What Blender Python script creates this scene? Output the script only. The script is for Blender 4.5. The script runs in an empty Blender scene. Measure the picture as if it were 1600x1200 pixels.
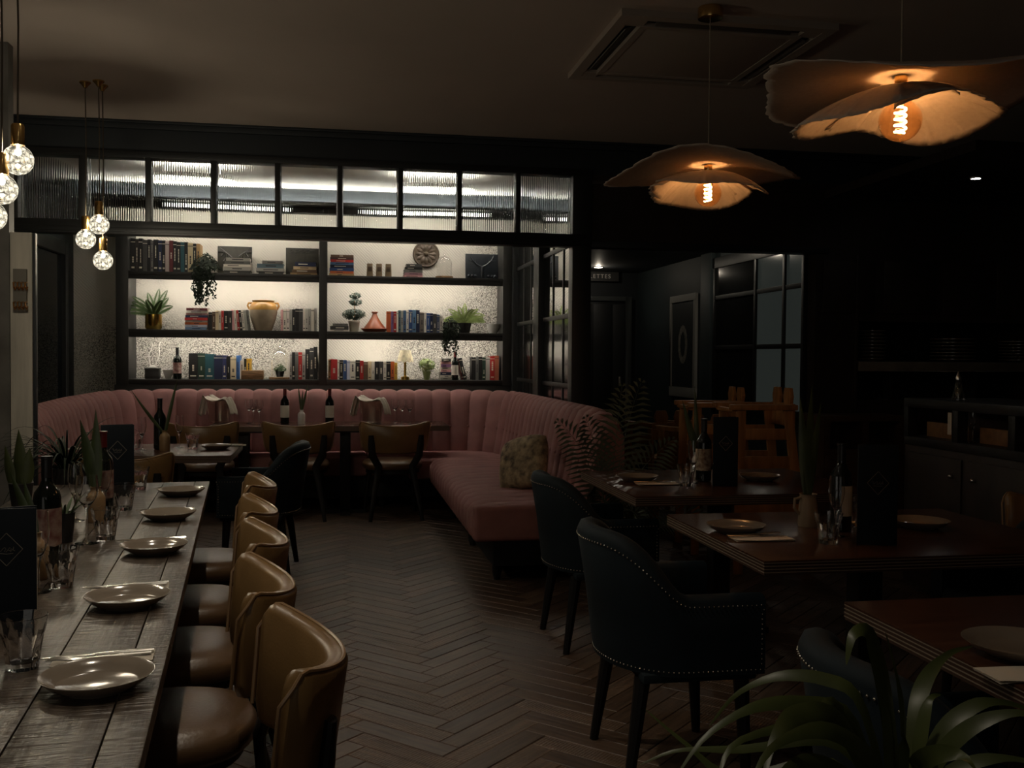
import bpy, bmesh, math, random
from mathutils import Vector, Matrix

rnd = random.Random(11)
sc = bpy.context.scene
COL = sc.collection
PI = math.pi

# ------------------------------------------------------------------ camera, world, exposure
F = 1550.0                      # focal length in pixels of the 1600x1200 frame
EYE = Vector((0.0, 0.0, 1.35))
AX = Vector((0.98477, -0.00297, -0.17382))     # rows: world axes in camera space
AX.normalize()
AY = Vector((-0.17401, 0.02858, -0.98433)); AY.normalize()
AX = (AX - AX.dot(AY) * AY).normalized()
AZ = AX.cross(AY)
ROT = Matrix((AX, AY, AZ))      # camera space -> world
cam_d = bpy.data.cameras.new('camera')
cam_d.sensor_width = 36.0
cam_d.lens = F / 1600.0 * 36.0
cam_d.clip_start = 0.02
cam = bpy.data.objects.new('camera', cam_d)
COL.objects.link(cam)
cam.matrix_world = Matrix.Translation(EYE) @ ROT.to_4x4()
sc.camera = cam

world = bpy.data.worlds.new('world'); sc.world = world
world.use_nodes = True
world.node_tree.nodes['Background'].inputs[0].default_value = (1.0, 0.93, 0.82, 1)
world.node_tree.nodes['Background'].inputs[1].default_value = 0.32
sc.view_settings.view_transform = 'Standard'
sc.view_settings.look = 'None'
sc.view_settings.exposure = 0.0
sc.view_settings.gamma = 1.0
sc.view_settings.use_curve_mapping = False
sc.cycles.max_bounces = 8
sc.cycles.transparent_max_bounces = 16
sc.cycles.sample_clamp_indirect = 30.0
sc.cycles.caustics_reflective = False
sc.cycles.caustics_refractive = False

# strengths of the lamps, the added cove and upward discs among them
SHELF_LED = 50.0
ALCOVE_SPOT = 10.0
ADDED_ALCOVE_UP = 36.0
CORNICE_LED = 12.0
ADDED_COVE_LED = 85.0
CRYSTAL_CORE = 1250.0
CRYSTAL_GLOBE = 2.6
FILAMENT = 80.0
CORRIDOR_SPOT = 45.0
TABLE_SPOT = 24.0         # watts of each downlight over the long table
CORRIDOR_W = 3.6

# ------------------------------------------------------------------ pixel -> place (true positions worked out from the photograph)
def ray(px, py):
    return ROT @ Vector(((px - 800) / F, -(py - 600) / F, -1.0))
def at_z(px, py, z):
    d = ray(px, py); return EYE + d * ((z - EYE.z) / d.z)
def at_y(px, py, y):
    d = ray(px, py); return EYE + d * (y / d.y)
def at_x(px, py, x):
    d = ray(px, py); return EYE + d * (x / d.x)
def project(p):
    c = ROT.transposed() @ (Vector(p) - EYE)
    return 800 - F * c.x / c.z, 600 + F * c.y / c.z

# ------------------------------------------------------------------ materials
MATS = {}
def L3(c):      # sRGB 0-255 -> linear
    return tuple(((x / 255) / 12.92 if x / 255 <= 0.04045 else ((x / 255 + 0.055) / 1.055) ** 2.4) for x in c)
def new_mat(name):
    m = bpy.data.materials.new(name); m.use_nodes = True
    m.node_tree.nodes.clear(); MATS[name] = m
    nt = m.node_tree
    out = nt.nodes.new('ShaderNodeOutputMaterial')
    return m, nt, out
def N(nt, t, **kw):
    n = nt.nodes.new(t)
    for k, v in kw.items():
        if hasattr(n, k): setattr(n, k, v)
        else: n.inputs[k.replace('_', ' ')].default_value = v
    return n
def M(name, col, rough=0.5, metal=0.0, var=0.0, scale=8.0, stretch=(1, 1, 1), bump=0.0, bscale=60.0, coat=0.0, sheen=0.0, spec=0.5, island=0.0, col2=None):
    if name in MATS: return MATS[name]
    m, nt, out = new_mat(name)
    p = N(nt, 'ShaderNodeBsdfPrincipled')
    p.inputs['Roughness'].default_value = rough
    p.inputs['Metallic'].default_value = metal
    p.inputs['Specular IOR Level'].default_value = spec
    p.inputs['Coat Weight'].default_value = coat
    p.inputs['Coat Roughness'].default_value = 0.15
    if sheen:
        p.inputs['Sheen Weight'].default_value = sheen
        p.inputs['Sheen Roughness'].default_value = 0.4
        p.inputs['Sheen Tint'].default_value = (*col, 1)
    p.inputs['Base Color'].default_value = (*col, 1)
    tc = mp = None
    if var or bump:
        tc = N(nt, 'ShaderNodeTexCoord'); mp = N(nt, 'ShaderNodeMapping')
        mp.inputs['Scale'].default_value = stretch
        nt.links.new(tc.outputs['Object'], mp.inputs[0])
    if var:
        no = N(nt, 'ShaderNodeTexNoise'); no.inputs['Scale'].default_value = scale; no.inputs['Detail'].default_value = 5
        nt.links.new(mp.outputs[0], no.inputs['Vector'])
        ra = N(nt, 'ShaderNodeValToRGB')
        c2 = col2 or tuple(x * (1 - var) for x in col)
        ra.color_ramp.elements[0].position = 0.3; ra.color_ramp.elements[1].position = 0.72
        ra.color_ramp.elements[0].color = (*c2, 1); ra.color_ramp.elements[1].color = (*tuple(min(1, x * (1 + var * 0.5)) for x in col), 1)
        nt.links.new(no.outputs[0], ra.inputs[0]); nt.links.new(ra.outputs[0], p.inputs['Base Color'])
    if bump:
        nb = N(nt, 'ShaderNodeTexNoise'); nb.inputs['Scale'].default_value = bscale; nb.inputs['Detail'].default_value = 4
        nt.links.new(mp.outputs[0], nb.inputs['Vector'])
        bp = N(nt, 'ShaderNodeBump'); bp.inputs['Strength'].default_value = bump; bp.inputs['Distance'].default_value = 0.01
        nt.links.new(nb.outputs[0], bp.inputs['Height']); nt.links.new(bp.outputs[0], p.inputs['Normal'])
    nt.links.new(p.outputs[0], out.inputs[0])
    return m
def emit(name, col, strength):
    if name in MATS: return MATS[name]
    m, nt, out = new_mat(name)
    e = N(nt, 'ShaderNodeEmission'); e.inputs[0].default_value = (*col, 1); e.inputs[1].default_value = strength
    nt.links.new(e.outputs[0], out.inputs[0]); return m
def glass(name, col=(1, 1, 1), rough=0.0, ior=1.45):
    m, nt, out = new_mat(name)
    g = N(nt, 'ShaderNodeBsdfGlass'); g.inputs[0].default_value = (*col, 1); g.inputs[1].default_value = rough; g.inputs[2].default_value = ior
    nt.links.new(g.outputs[0], out.inputs[0]); return m
def pane(name, tint, power=4.0, rough=0.0, base=0.04):     # thin sheet: see-through plus a Fresnel reflection
    m, nt, out = new_mat(name)
    t = N(nt, 'ShaderNodeBsdfTransparent'); t.inputs[0].default_value = (*tint, 1)
    g = N(nt, 'ShaderNodeBsdfGlossy'); g.inputs['Roughness'].default_value = rough; g.inputs[0].default_value = (1, 1, 1, 1)
    lw = N(nt, 'ShaderNodeLayerWeight'); lw.inputs[0].default_value = 0.5
    pw = N(nt, 'ShaderNodeMath', operation='POWER'); pw.inputs[1].default_value = power; nt.links.new(lw.outputs['Facing'], pw.inputs[0])
    fr = N(nt, 'ShaderNodeMath', operation='MULTIPLY_ADD'); fr.inputs[1].default_value = 1 - base; fr.inputs[2].default_value = base; nt.links.new(pw.outputs[0], fr.inputs[0])
    mx = N(nt, 'ShaderNodeMixShader')
    nt.links.new(fr.outputs[0], mx.inputs[0]); nt.links.new(t.outputs[0], mx.inputs[1]); nt.links.new(g.outputs[0], mx.inputs[2])
    nt.links.new(mx.outputs[0], out.inputs[0]); return m

black = M('black_metal', (0.012, 0.012, 0.012), 0.45)
frame_m = M('frame_paint', (0.011, 0.012, 0.0125), 0.45, var=0.2, scale=3)
navy_wall = M('navy_wall', (0.012, 0.016, 0.020), 0.6, var=0.25, scale=2)
teal_wall = M('teal_wall', (0.030, 0.042, 0.045), 0.6, var=0.2, scale=2)
plaster = M('plaster', (0.16, 0.15, 0.135), 0.75, var=0.45, scale=5, bump=0.15, bscale=25)
ceil_m = M('ceiling_paint', (0.56, 0.47, 0.40), 0.85, var=0.06, scale=1.5)
alc_ceil_m = M('alcove_ceiling_paint', (0.72, 0.69, 0.62), 0.8)
brown_wall = M('brown_panel', (0.024, 0.015, 0.010), 0.5, var=0.35, scale=4, stretch=(4, 4, 0.5))
pink = M('pink_velvet', (0.27, 0.118, 0.108), 0.8, sheen=0.15, var=0.22, scale=7)
navy_velvet = M('navy_velvet', (0.0035, 0.010, 0.015), 0.75, spec=0.3, sheen=0.12, var=0.3, scale=9)
nail_m = M('nailhead', (0.62, 0.58, 0.50), 0.25, 1.0)
tan = M('tan_leather', (0.205, 0.118, 0.046), 0.32, var=0.18, scale=6, bump=0.05, bscale=180)
tan_seat = M('brown_leather', (0.120, 0.068, 0.035), 0.34, var=0.25, scale=6, bump=0.08, bscale=120)
piping_m = M('leather_piping', (0.26, 0.155, 0.075), 0.3)
ebony = M('ebonised_wood', (0.008, 0.007, 0.0065), 0.55, spec=0.3)
plate_m = M('stoneware', (0.225, 0.185, 0.145), 0.15, spec=0.7, var=0.12, scale=12)
napkin_m = M('linen', (0.62, 0.56, 0.47), 0.9, bump=0.1, bscale=300)
steel = M('steel', (0.72, 0.70, 0.66), 0.18, 1.0)
brass = M('brass', (0.72, 0.46, 0.17), 0.22, 1.0)
gold = M('gold_pot', (0.60, 0.40, 0.10), 0.25, 1.0)
mahog = M('mahogany_top', (0.072, 0.030, 0.017), 0.24, var=0.35, scale=6, stretch=(0.6, 6, 6))
mahog_edge = M('laminate_line', (0.24, 0.18, 0.13), 0.6)
clear_glass = glass('clear_glass')
thin_glass = pane('thin_glass', (0.97, 0.97, 0.96), 3.0, 0.0, 0.06)
bottle_m = M('bottle_glass', (0.006, 0.008, 0.006), 0.06)
label_m = M('bottle_label', (0.55, 0.48, 0.36), 0.7, var=0.5, scale=60, col2=(0.16, 0.07, 0.04))
label_red = M('red_label', (0.36, 0.27, 0.22), 0.7, var=0.3, scale=34, col2=(0.13, 0.012, 0.014))
label_white = M('white_label', (0.62, 0.57, 0.48), 0.7)
capsule = M('red_capsule', (0.11, 0.012, 0.012), 0.35)
capsule_b = M('dark_capsule', (0.010, 0.009, 0.010), 0.35)
menu_m = M('menu_cover', (0.005, 0.008, 0.012), 0.6, spec=0.2)
menu_line = M('menu_foil', (0.16, 0.145, 0.12), 0.45)
paper = M('paper', (0.62, 0.57, 0.48), 0.85)
leaf_dark = M('leaf_dark', (0.012, 0.020, 0.009), 0.65, spec=0.25, var=0.4, scale=14)
leaf_mid = M('leaf_mid', (0.055, 0.095, 0.028), 0.6, spec=0.3, var=0.4, scale=14)
leaf_olive = M('leaf_olive', (0.055, 0.068, 0.018), 0.42, var=0.4, scale=10)
leaf_pale = M('leaf_pale', (0.26, 0.34, 0.10), 0.5, var=0.4, scale=18)
leaf_snake = M('leaf_snake', (0.060, 0.085, 0.030), 0.4, var=0.5, scale=25, stretch=(1, 1, 0.3))
palm_m = M('palm_leaf', (0.11, 0.13, 0.09), 0.45, var=0.35, scale=12)
ceramic_tan = M('ceramic_tan', (0.30, 0.19, 0.095), 0.45, var=0.2, scale=10)
ceramic_cream = M('ceramic_cream', (0.55, 0.49, 0.38), 0.5, var=0.15, scale=12)
ceramic_white = M('ceramic_white', (0.62, 0.60, 0.55), 0.4)
terracotta = M('terracotta', (0.36, 0.095, 0.035), 0.35, var=0.3, scale=8)
pot_dark = M('pot_dark', (0.020, 0.018, 0.016), 0.5)
soil = M('soil', (0.02, 0.014, 0.01), 0.95)
wood_rustic = M('rustic_wood', (0.30, 0.17, 0.075), 0.7, var=0.5, scale=10, stretch=(1, 8, 8), bump=0.3, bscale=40)
high_wood = M('highchair_wood', (0.42, 0.19, 0.065), 0.4, var=0.35, scale=5, stretch=(5, 5, 0.8))
pass_wood = M('pass_wood', (0.24, 0.125, 0.055), 0.5, var=0.25, scale=5, stretch=(0.6, 6, 6))

# ------------------------------------------------------------------ mesh helpers
class MB:
    def __init__(s): s.v = []; s.f = []; s.mi = []
    def add(s, vs, fs, mi=0, mat=None):
        o = len(s.v)
        for p in vs:
            p = Vector(p); s.v.append(mat @ p if mat else p)
        for q in fs: s.f.append(tuple(i + o for i in q)); s.mi.append(mi)
        return s
    def box(s, c, d, mi=0, mat=None, rz=0.0):
        x, y, z = d[0] / 2, d[1] / 2, d[2] / 2
        vs = [Vector((a * x, b * y, e * z)) for e in (-1, 1) for a, b in ((-1, -1), (1, -1), (1, 1), (-1, 1))]
        T = Matrix.Translation(c) @ Matrix.Rotation(rz, 4, 'Z')
        if mat: T = mat @ T
        return s.add(vs, [(3, 2, 1, 0), (4, 5, 6, 7), (0, 1, 5, 4), (1, 2, 6, 5), (2, 3, 7, 6), (3, 0, 4, 7)], mi, T)
    def span(s, a, b, mi=0, mat=None):
        a, b = Vector(a), Vector(b)
        return s.box((a + b) / 2, tuple(abs(b[i] - a[i]) for i in range(3)), mi, mat)
    def lathe(s, prof, seg=24, c=(0, 0, 0), mi=0, mat=None, sx=1, sy=1, closed=False):
        vs = []; n = len(prof)
        for r, z in prof:
            for k in range(seg):
                a = 2 * PI * k / seg
                vs.append((c[0] + r * math.cos(a) * sx, c[1] + r * math.sin(a) * sy, c[2] + z))
        fs = []
        for i in range(n if closed else n - 1):
            j = (i + 1) % n
            for k in range(seg):
                k2 = (k + 1) % seg
                fs.append((i * seg + k, i * seg + k2, j * seg + k2, j * seg + k))
        if not closed:
            if prof[0][0] > 1e-6: fs.append(tuple(reversed(range(seg))))
            if prof[-1][0] > 1e-6: fs.append(tuple((n - 1) * seg + k for k in range(seg)))
        return s.add(vs, fs, mi, mat)
    def tube(s, pts, rad, seg=8, mi=0, mat=None, cap=True, flat=1.0, loop=False):
        pts = [Vector(p) for p in pts]; n = len(pts)
        if not hasattr(rad, '__len__'): rad = [rad] * n
        vs = []; up = None
        for i, p in enumerate(pts):
            if loop: t = pts[(i + 1) % n] - pts[i - 1]
            else: t = pts[min(i + 1, n - 1)] - pts[max(i - 1, 0)]
            t.normalize()
            if up is None: up = Vector((0, 0, 1)) if abs(t.z) < 0.9 else Vector((0, 1, 0))
            a = t.cross(up)
            if a.length < 1e-5: a = t.orthogonal()
            a.normalize(); b = a.cross(t).normalized(); up = b
            for k in range(seg):
                an = 2 * PI * k / seg
                vs.append(p + a * math.cos(an) * rad[i] + b * math.sin(an) * rad[i] * flat)
        fs = []
        for i in range(n if loop else n - 1):
            j = (i + 1) % n
            for k in range(seg):
                k2 = (k + 1) % seg
                fs.append((i * seg + k, i * seg + k2, j * seg + k2, j * seg + k))
        if cap and not loop:
            fs.append(tuple(reversed(range(seg)))); fs.append(tuple((n - 1) * seg + k for k in range(seg)))
        return s.add(vs, fs, mi, mat)
    def prism(s, poly, z0, z1, mi=0, mat=None):
        n = len(poly)
        vs = [(x, y, z0) for x, y in poly] + [(x, y, z1) for x, y in poly]
        fs = [tuple(reversed(range(n))), tuple(range(n, 2 * n))] + [(i, (i + 1) % n, n + (i + 1) % n, n + i) for i in range(n)]
        return s.add(vs, fs, mi, mat)
    def grid(s, fn, nu, nv, mi=0, mat=None, wrap_u=False):
        vs = [fn(i / nu, j / nv) for i in range(nu + (0 if wrap_u else 1)) for j in range(nv + 1)]
        m = nv + 1; w = nu if wrap_u else nu + 1
        fs = [(i * m + j, ((i + 1) % w) * m + j, ((i + 1) % w) * m + j + 1, i * m + j + 1) for i in range(nu) for j in range(nv)]
        return s.add(vs, fs, mi, mat)
    def sphere(s, c, r, seg=12, rings=8, mi=0, sz=1.0, mat=None):
        prof = [(max(1e-7, r * math.sin(PI * i / rings)), -r * sz * math.cos(PI * i / rings)) for i in range(rings + 1)]
        return s.lathe(prof, seg, c, mi, mat)
    def build(s, name, mats, parent=None, bevel=0.0, bseg=2, smooth=35.0, fix=True, loc=None, weld=True):
        me = bpy.data.meshes.new(name)
        me.from_pydata([tuple(p) for p in s.v], [], s.f)
        if not isinstance(mats, (list, tuple)): mats = [mats]
        for m in mats: me.materials.append(m)
        me.polygons.foreach_set('material_index', s.mi)
        if bevel or fix or weld:
            bm = bmesh.new(); bm.from_mesh(me)
            if weld: bmesh.ops.remove_doubles(bm, verts=bm.verts, dist=1e-5)
            if fix: bmesh.ops.recalc_face_normals(bm, faces=bm.faces)
            if bevel:
                es = [e for e in bm.edges if len(e.link_faces) == 2 and e.calc_face_angle(0) > 0.6]
                bmesh.ops.bevel(bm, geom=es, offset=bevel, segments=bseg, affect='EDGES', clamp_overlap=True, profile=0.6)
            bm.to_mesh(me); bm.free()
        if smooth is not None:
            me.shade_smooth(); me.set_sharp_from_angle(angle=math.radians(smooth))
        return link(name, me, parent, loc)

def link(name, me, parent=None, loc=None):
    o = bpy.data.objects.new(name, me); COL.objects.link(o)
    if parent is not None: o.parent = parent
    if loc is not None: o.location = loc
    return o
LABELS = {}
def tag(o, label, cat, group=None):
    n = len(label.split())
    if n > 16 or n < 4: print('LABEL LENGTH', n, label)
    if label in LABELS and not (group and LABELS[label] == group): print('LABEL REPEAT', label)
    LABELS[label] = group
    o['label'] = label; o['category'] = cat
    if group: o['group'] = group
    return o
def thing(name, label, cat, loc=(0, 0, 0), rz=0.0, group=None):
    o = bpy.data.objects.new(name, None); COL.objects.link(o)
    o.empty_display_size = 0.05
    o.location = loc; o.rotation_euler = (0, 0, rz)
    return tag(o, label, cat, group)
def struct(o):
    o['kind'] = 'structure'; return o
def copy_thing(root, label, loc, rz=None, group=None, scale=None):
    r = root.copy(); COL.objects.link(r); r.location = loc
    if rz is not None: r.rotation_euler = (0, 0, rz)
    if scale: r.scale = (scale,) * 3
    tag(r, label, root['category'], group or root.get('group'))
    for ch in list(root.children):
        c = ch.copy(); COL.objects.link(c); c.parent = r
        for g in list(ch.children):
            d = g.copy(); COL.objects.link(d); d.parent = c
    return r
def text_mesh(txt, size, depth=0.001, font_shear=0.0):
    cu = bpy.data.curves.new('lettering', 'FONT'); cu.body = txt; cu.size = size; cu.extrude = depth
    cu.align_x = 'CENTER'; cu.align_y = 'CENTER'; cu.shear = font_shear; cu.space_character = 1.25
    o = bpy.data.objects.new('lettering', cu); COL.objects.link(o)
    dg = bpy.context.evaluated_depsgraph_get()
    me = bpy.data.meshes.new_from_object(o.evaluated_get(dg))
    bpy.data.objects.remove(o); bpy.data.curves.remove(cu)
    me.name = 'lettering'; return me
ORD = ['first', 'second', 'third', 'fourth', 'fifth', 'sixth', 'seventh', 'eighth', 'ninth', 'tenth', 'eleventh', 'twelfth', 'thirteenth',
       'fourteenth', 'fifteenth', 'sixteenth', 'seventeenth', 'eighteenth', 'nineteenth', 'twentieth', 'twenty-first', 'twenty-second']
# ================================================================== the setting
CEIL = 2.90
YT = 7.0          # plane of the glazed transom
YB = 9.50         # face of the bookcase
YW = 9.85         # wallpapered back wall
XP = 1.72         # glazed partition beside the booth
XC = 3.56         # corridor's side wall

# ---- floor: herringbone parquet, every block real
def parquet_mat():
    m, nt, out = new_mat('parquet')
    p = N(nt, 'ShaderNodeBsdfPrincipled'); p.inputs['Roughness'].default_value = 0.48
    uv = N(nt, 'ShaderNodeUVMap'); geo = N(nt, 'ShaderNodeNewGeometry'); oi = N(nt, 'ShaderNodeObjectInfo')
    ad = N(nt, 'ShaderNodeMath', operation='ADD'); fr = N(nt, 'ShaderNodeMath', operation='FRACT')
    nt.links.new(geo.outputs['Random Per Island'], ad.inputs[0]); nt.links.new(oi.outputs['Random'], ad.inputs[1]); nt.links.new(ad.outputs[0], fr.inputs[0])
    mp = N(nt, 'ShaderNodeMapping'); mp.inputs['Scale'].default_value = (5, 60, 1)
    cb = N(nt, 'ShaderNodeCombineXYZ')
    nt.links.new(fr.outputs[0], cb.inputs[2])
    va = N(nt, 'ShaderNodeVectorMath', operation='ADD'); sclv = N(nt, 'ShaderNodeVectorMath', operation='SCALE'); sclv.inputs[3].default_value = 50
    nt.links.new(cb.outputs[0], sclv.inputs[0])
    nt.links.new(uv.outputs[0], mp.inputs[0]); nt.links.new(mp.outputs[0], va.inputs[0]); nt.links.new(sclv.outputs[0], va.inputs[1])
    no = N(nt, 'ShaderNodeTexNoise'); no.inputs['Scale'].default_value = 1.0; no.inputs['Detail'].default_value = 6
    nt.links.new(va.outputs[0], no.inputs['Vector'])
    ra = N(nt, 'ShaderNodeValToRGB')
    ra.color_ramp.elements[0].color = (0.070, 0.044, 0.029, 1); ra.color_ramp.elements[1].color = (0.148, 0.099, 0.067, 1)
    e = ra.color_ramp.elements.new(0.5); e.color = (0.108, 0.070, 0.046, 1)
    nt.links.new(fr.outputs[0], ra.inputs[0])
    mx = N(nt, 'ShaderNodeMix', data_type='RGBA', blend_type='MULTIPLY'); mx.inputs[0].default_value = 0.75
    r2 = N(nt, 'ShaderNodeValToRGB'); r2.color_ramp.elements[0].position = 0.32; r2.color_ramp.elements[1].position = 0.62
    r2.color_ramp.elements[0].color = (0.32, 0.30, 0.28, 1); r2.color_ramp.elements[1].color = (1.05, 1.0, 0.97, 1)
    nt.links.new(no.outputs[0], r2.inputs[0]); nt.links.new(ra.outputs[0], mx.inputs[6]); nt.links.new(r2.outputs[0], mx.inputs[7])
    nt.links.new(mx.outputs[2], p.inputs['Base Color'])
    # saw marks across some of the blocks
    wv = N(nt, 'ShaderNodeTexWave'); wv.inputs['Scale'].default_value = 26; wv.inputs['Distortion'].default_value = 2.5; wv.inputs['Detail Scale'].default_value = 3
    nt.links.new(uv.outputs[0], wv.inputs['Vector'])
    gt = N(nt, 'ShaderNodeMath', operation='GREATER_THAN'); gt.inputs[1].default_value = 0.55; nt.links.new(fr.outputs[0], gt.inputs[0])
    mu = N(nt, 'ShaderNodeMath', operation='MULTIPLY'); nt.links.new(wv.outputs[1], mu.inputs[0]); nt.links.new(gt.outputs[0], mu.inputs[1])
    su = N(nt, 'ShaderNodeMath', operation='ADD'); nt.links.new(mu.outputs[0], su.inputs[0]); nt.links.new(no.outputs[0], su.inputs[1])
    bp = N(nt, 'ShaderNodeBump'); bp.inputs['Strength'].default_value = 0.35; bp.inputs['Distance'].default_value = 0.004
    nt.links.new(su.outputs[0], bp.inputs['Height']); nt.links.new(bp.outputs[0], p.inputs['Normal'])
    nt.links.new(p.outputs[0], out.inputs[0]); return m
parq = parquet_mat()
floor = struct(MB().span((-3.2, -2.0, -0.10), (5.6, 11.7, -0.006)).build('floor', M('screed', (0.02, 0.014, 0.010), 0.8), smooth=None))
BL, BN = 0.45, 5
BW = BL / BN
def block_verts(l, w):
    g, c = 0.0009, 0.0022
    x, y = l / 2 - g, w / 2 - g
    vs = [(-x, -y, -0.006), (x, -y, -0.006), (x, y, -0.006), (-x, y, -0.006), (-x, -y, -c), (x, -y, -c), (x, y, -c), (-x, y, -c),
          (-x + c, -y + c, 0), (x - c, -y + c, 0), (x - c, y - c, 0), (-x + c, y - c, 0)]
    fs = [(0, 1, 5, 4), (1, 2, 6, 5), (2, 3, 7, 6), (3, 0, 4, 7), (4, 5, 9, 8), (5, 6, 10, 9), (6, 7, 11, 10), (7, 4, 8, 11), (8, 9, 10, 11)]
    return vs, fs
BV, BFc = block_verts(BL, BW)
def block_mesh(name, places):
    vs, fs, uvs = [], [], []
    for (x, y, a, dz) in places:
        o = len(vs); ca, sa = math.cos(a), math.sin(a)
        for p in BV: vs.append((x + p[0] * ca - p[1] * sa, y + p[0] * sa + p[1] * ca, p[2] + dz))
        for q in BFc:
            fs.append(tuple(i + o for i in q)); uvs += [(BV[i][0], BV[i][1]) for i in q]
    me = bpy.data.meshes.new(name); me.from_pydata(vs, [], fs); me.materials.append(parq)
    l = me.uv_layers.new(name='UVMap')
    l.data.foreach_set('uv', [c for u in uvs for c in u])
    return me
blocks = []
R45 = Matrix.Rotation(PI / 4, 2)
for r in range(-160, 200):
    for m_ in range(-18, 19):
        h = Vector(((r + 2 * BN * m_) * BW + BL / 2, (r + 0.5) * BW))
        v = Vector(((r + 0.5) * BW, (r - 2 * BN + 1 + 2 * BN * m_) * BW + BL / 2))
        for q, a in ((h, PI / 4), (v, 3 * PI / 4)):
            w_ = R45 @ q + Vector((0.42, 4.0))
            if -3.1 < w_.x < 5.5 and 0.1 < w_.y < 11.5: blocks.append((w_.x, w_.y, a, rnd.uniform(-0.0006, 0.0006)))
def seen_rank(b):
    px, py = project((b[0], b[1], 0))
    inside = 380 < px < 1120 and 800 < py < 1230 and b[1] < 7.6
    return (0 if inside else 1, b[1])
blocks.sort(key=seen_rank)
one = block_mesh('parquet_block', [(0, 0, 0, 0)])
for (x, y, a, dz) in blocks[:300]:
    o = link('parquet_block', one, floor, (x, y, dz)); o.rotation_euler = (0, 0, a)
st = link('parquet_blocks', block_mesh('parquet_blocks', blocks[300:]), floor); st['kind'] = 'stuff'

# ---- ceilings and plain walls
struct(MB().span((-3.2, -2.0, CEIL), (5.6, YT + 0.12, CEIL + 0.1)).build('ceiling', ceil_m, smooth=None))
struct(MB().span((-2.6, YT + 0.12, CEIL), (XP + 0.1, 10.0, CEIL + 0.1)).build('ceiling', alc_ceil_m, smooth=None))
struct(MB().span((XP + 0.06, YT + 0.12, 2.36), (XC + 0.3, 11.7, 2.46)).build('ceiling', navy_wall, smooth=None))
struct(MB().span((-3.2, -2.0, 0), (-3.1, YT, CEIL)).build('wall_left', plaster, smooth=None))
rw = MB().span((0.2, -2.1, 0), (5.6, -2.0, CEIL)).span((-3.2, -2.1, 0), (0.2, -2.0, 0.55)).span((-3.2, -2.1, 2.75), (0.2, -2.0, CEIL))  # opening added in the unseen rear wall, letting fill light in at the left
struct(rw.build('wall_rear', brown_wall, smooth=None))
pd = bpy.data.lights.new('fill_portal', 'AREA'); pd.shape = 'RECTANGLE'; pd.size = 3.3; pd.size_y = 2.2; pd.cycles.is_portal = True
po = bpy.data.objects.new('fill_portal', pd); COL.objects.link(po); po.location = (-1.45, -2.05, 1.65); po.rotation_euler = (PI / 2, 0, 0)
struct(MB().span((5.5, -2.0, 0), (5.6, YT + 0.6, CEIL)).build('wall_right', brown_wall, smooth=None))
struct(MB().span((-3.2, YT, 0), (-2.10, YT + 0.12, 2.67)).build('wall_front', plaster, smooth=None))
fas = struct(MB().span((-3.2, YT, 2.67), (5.6, YT + 0.12, CEIL)).build('wall_fascia', navy_wall, smooth=None))
struct(MB().span((XP + 0.09, YT, 2.145), (5.6, YT + 0.12, 2.67)).build('wall_lintel', brown_wall, smooth=None))
tr = MB().span((-3.2, YT - 0.03, 2.845), (5.5, YT, 2.90)); tr.span((-3.2, YT - 0.045, 2.88), (5.5, YT, 2.90))
struct(tr.build('trim_1', navy_wall, bevel=0.006))
struct(MB().span((XP + 0.09, YT - 0.02, 2.145), (XC + 0.1, YT, 2.19)).build('trim_2', frame_m, bevel=0.004))
struct(MB().span((XP + 0.09, YT - 0.012, 2.60), (5.5, YT, 2.63)).build('trim_3', brown_wall, bevel=0.004))

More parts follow.
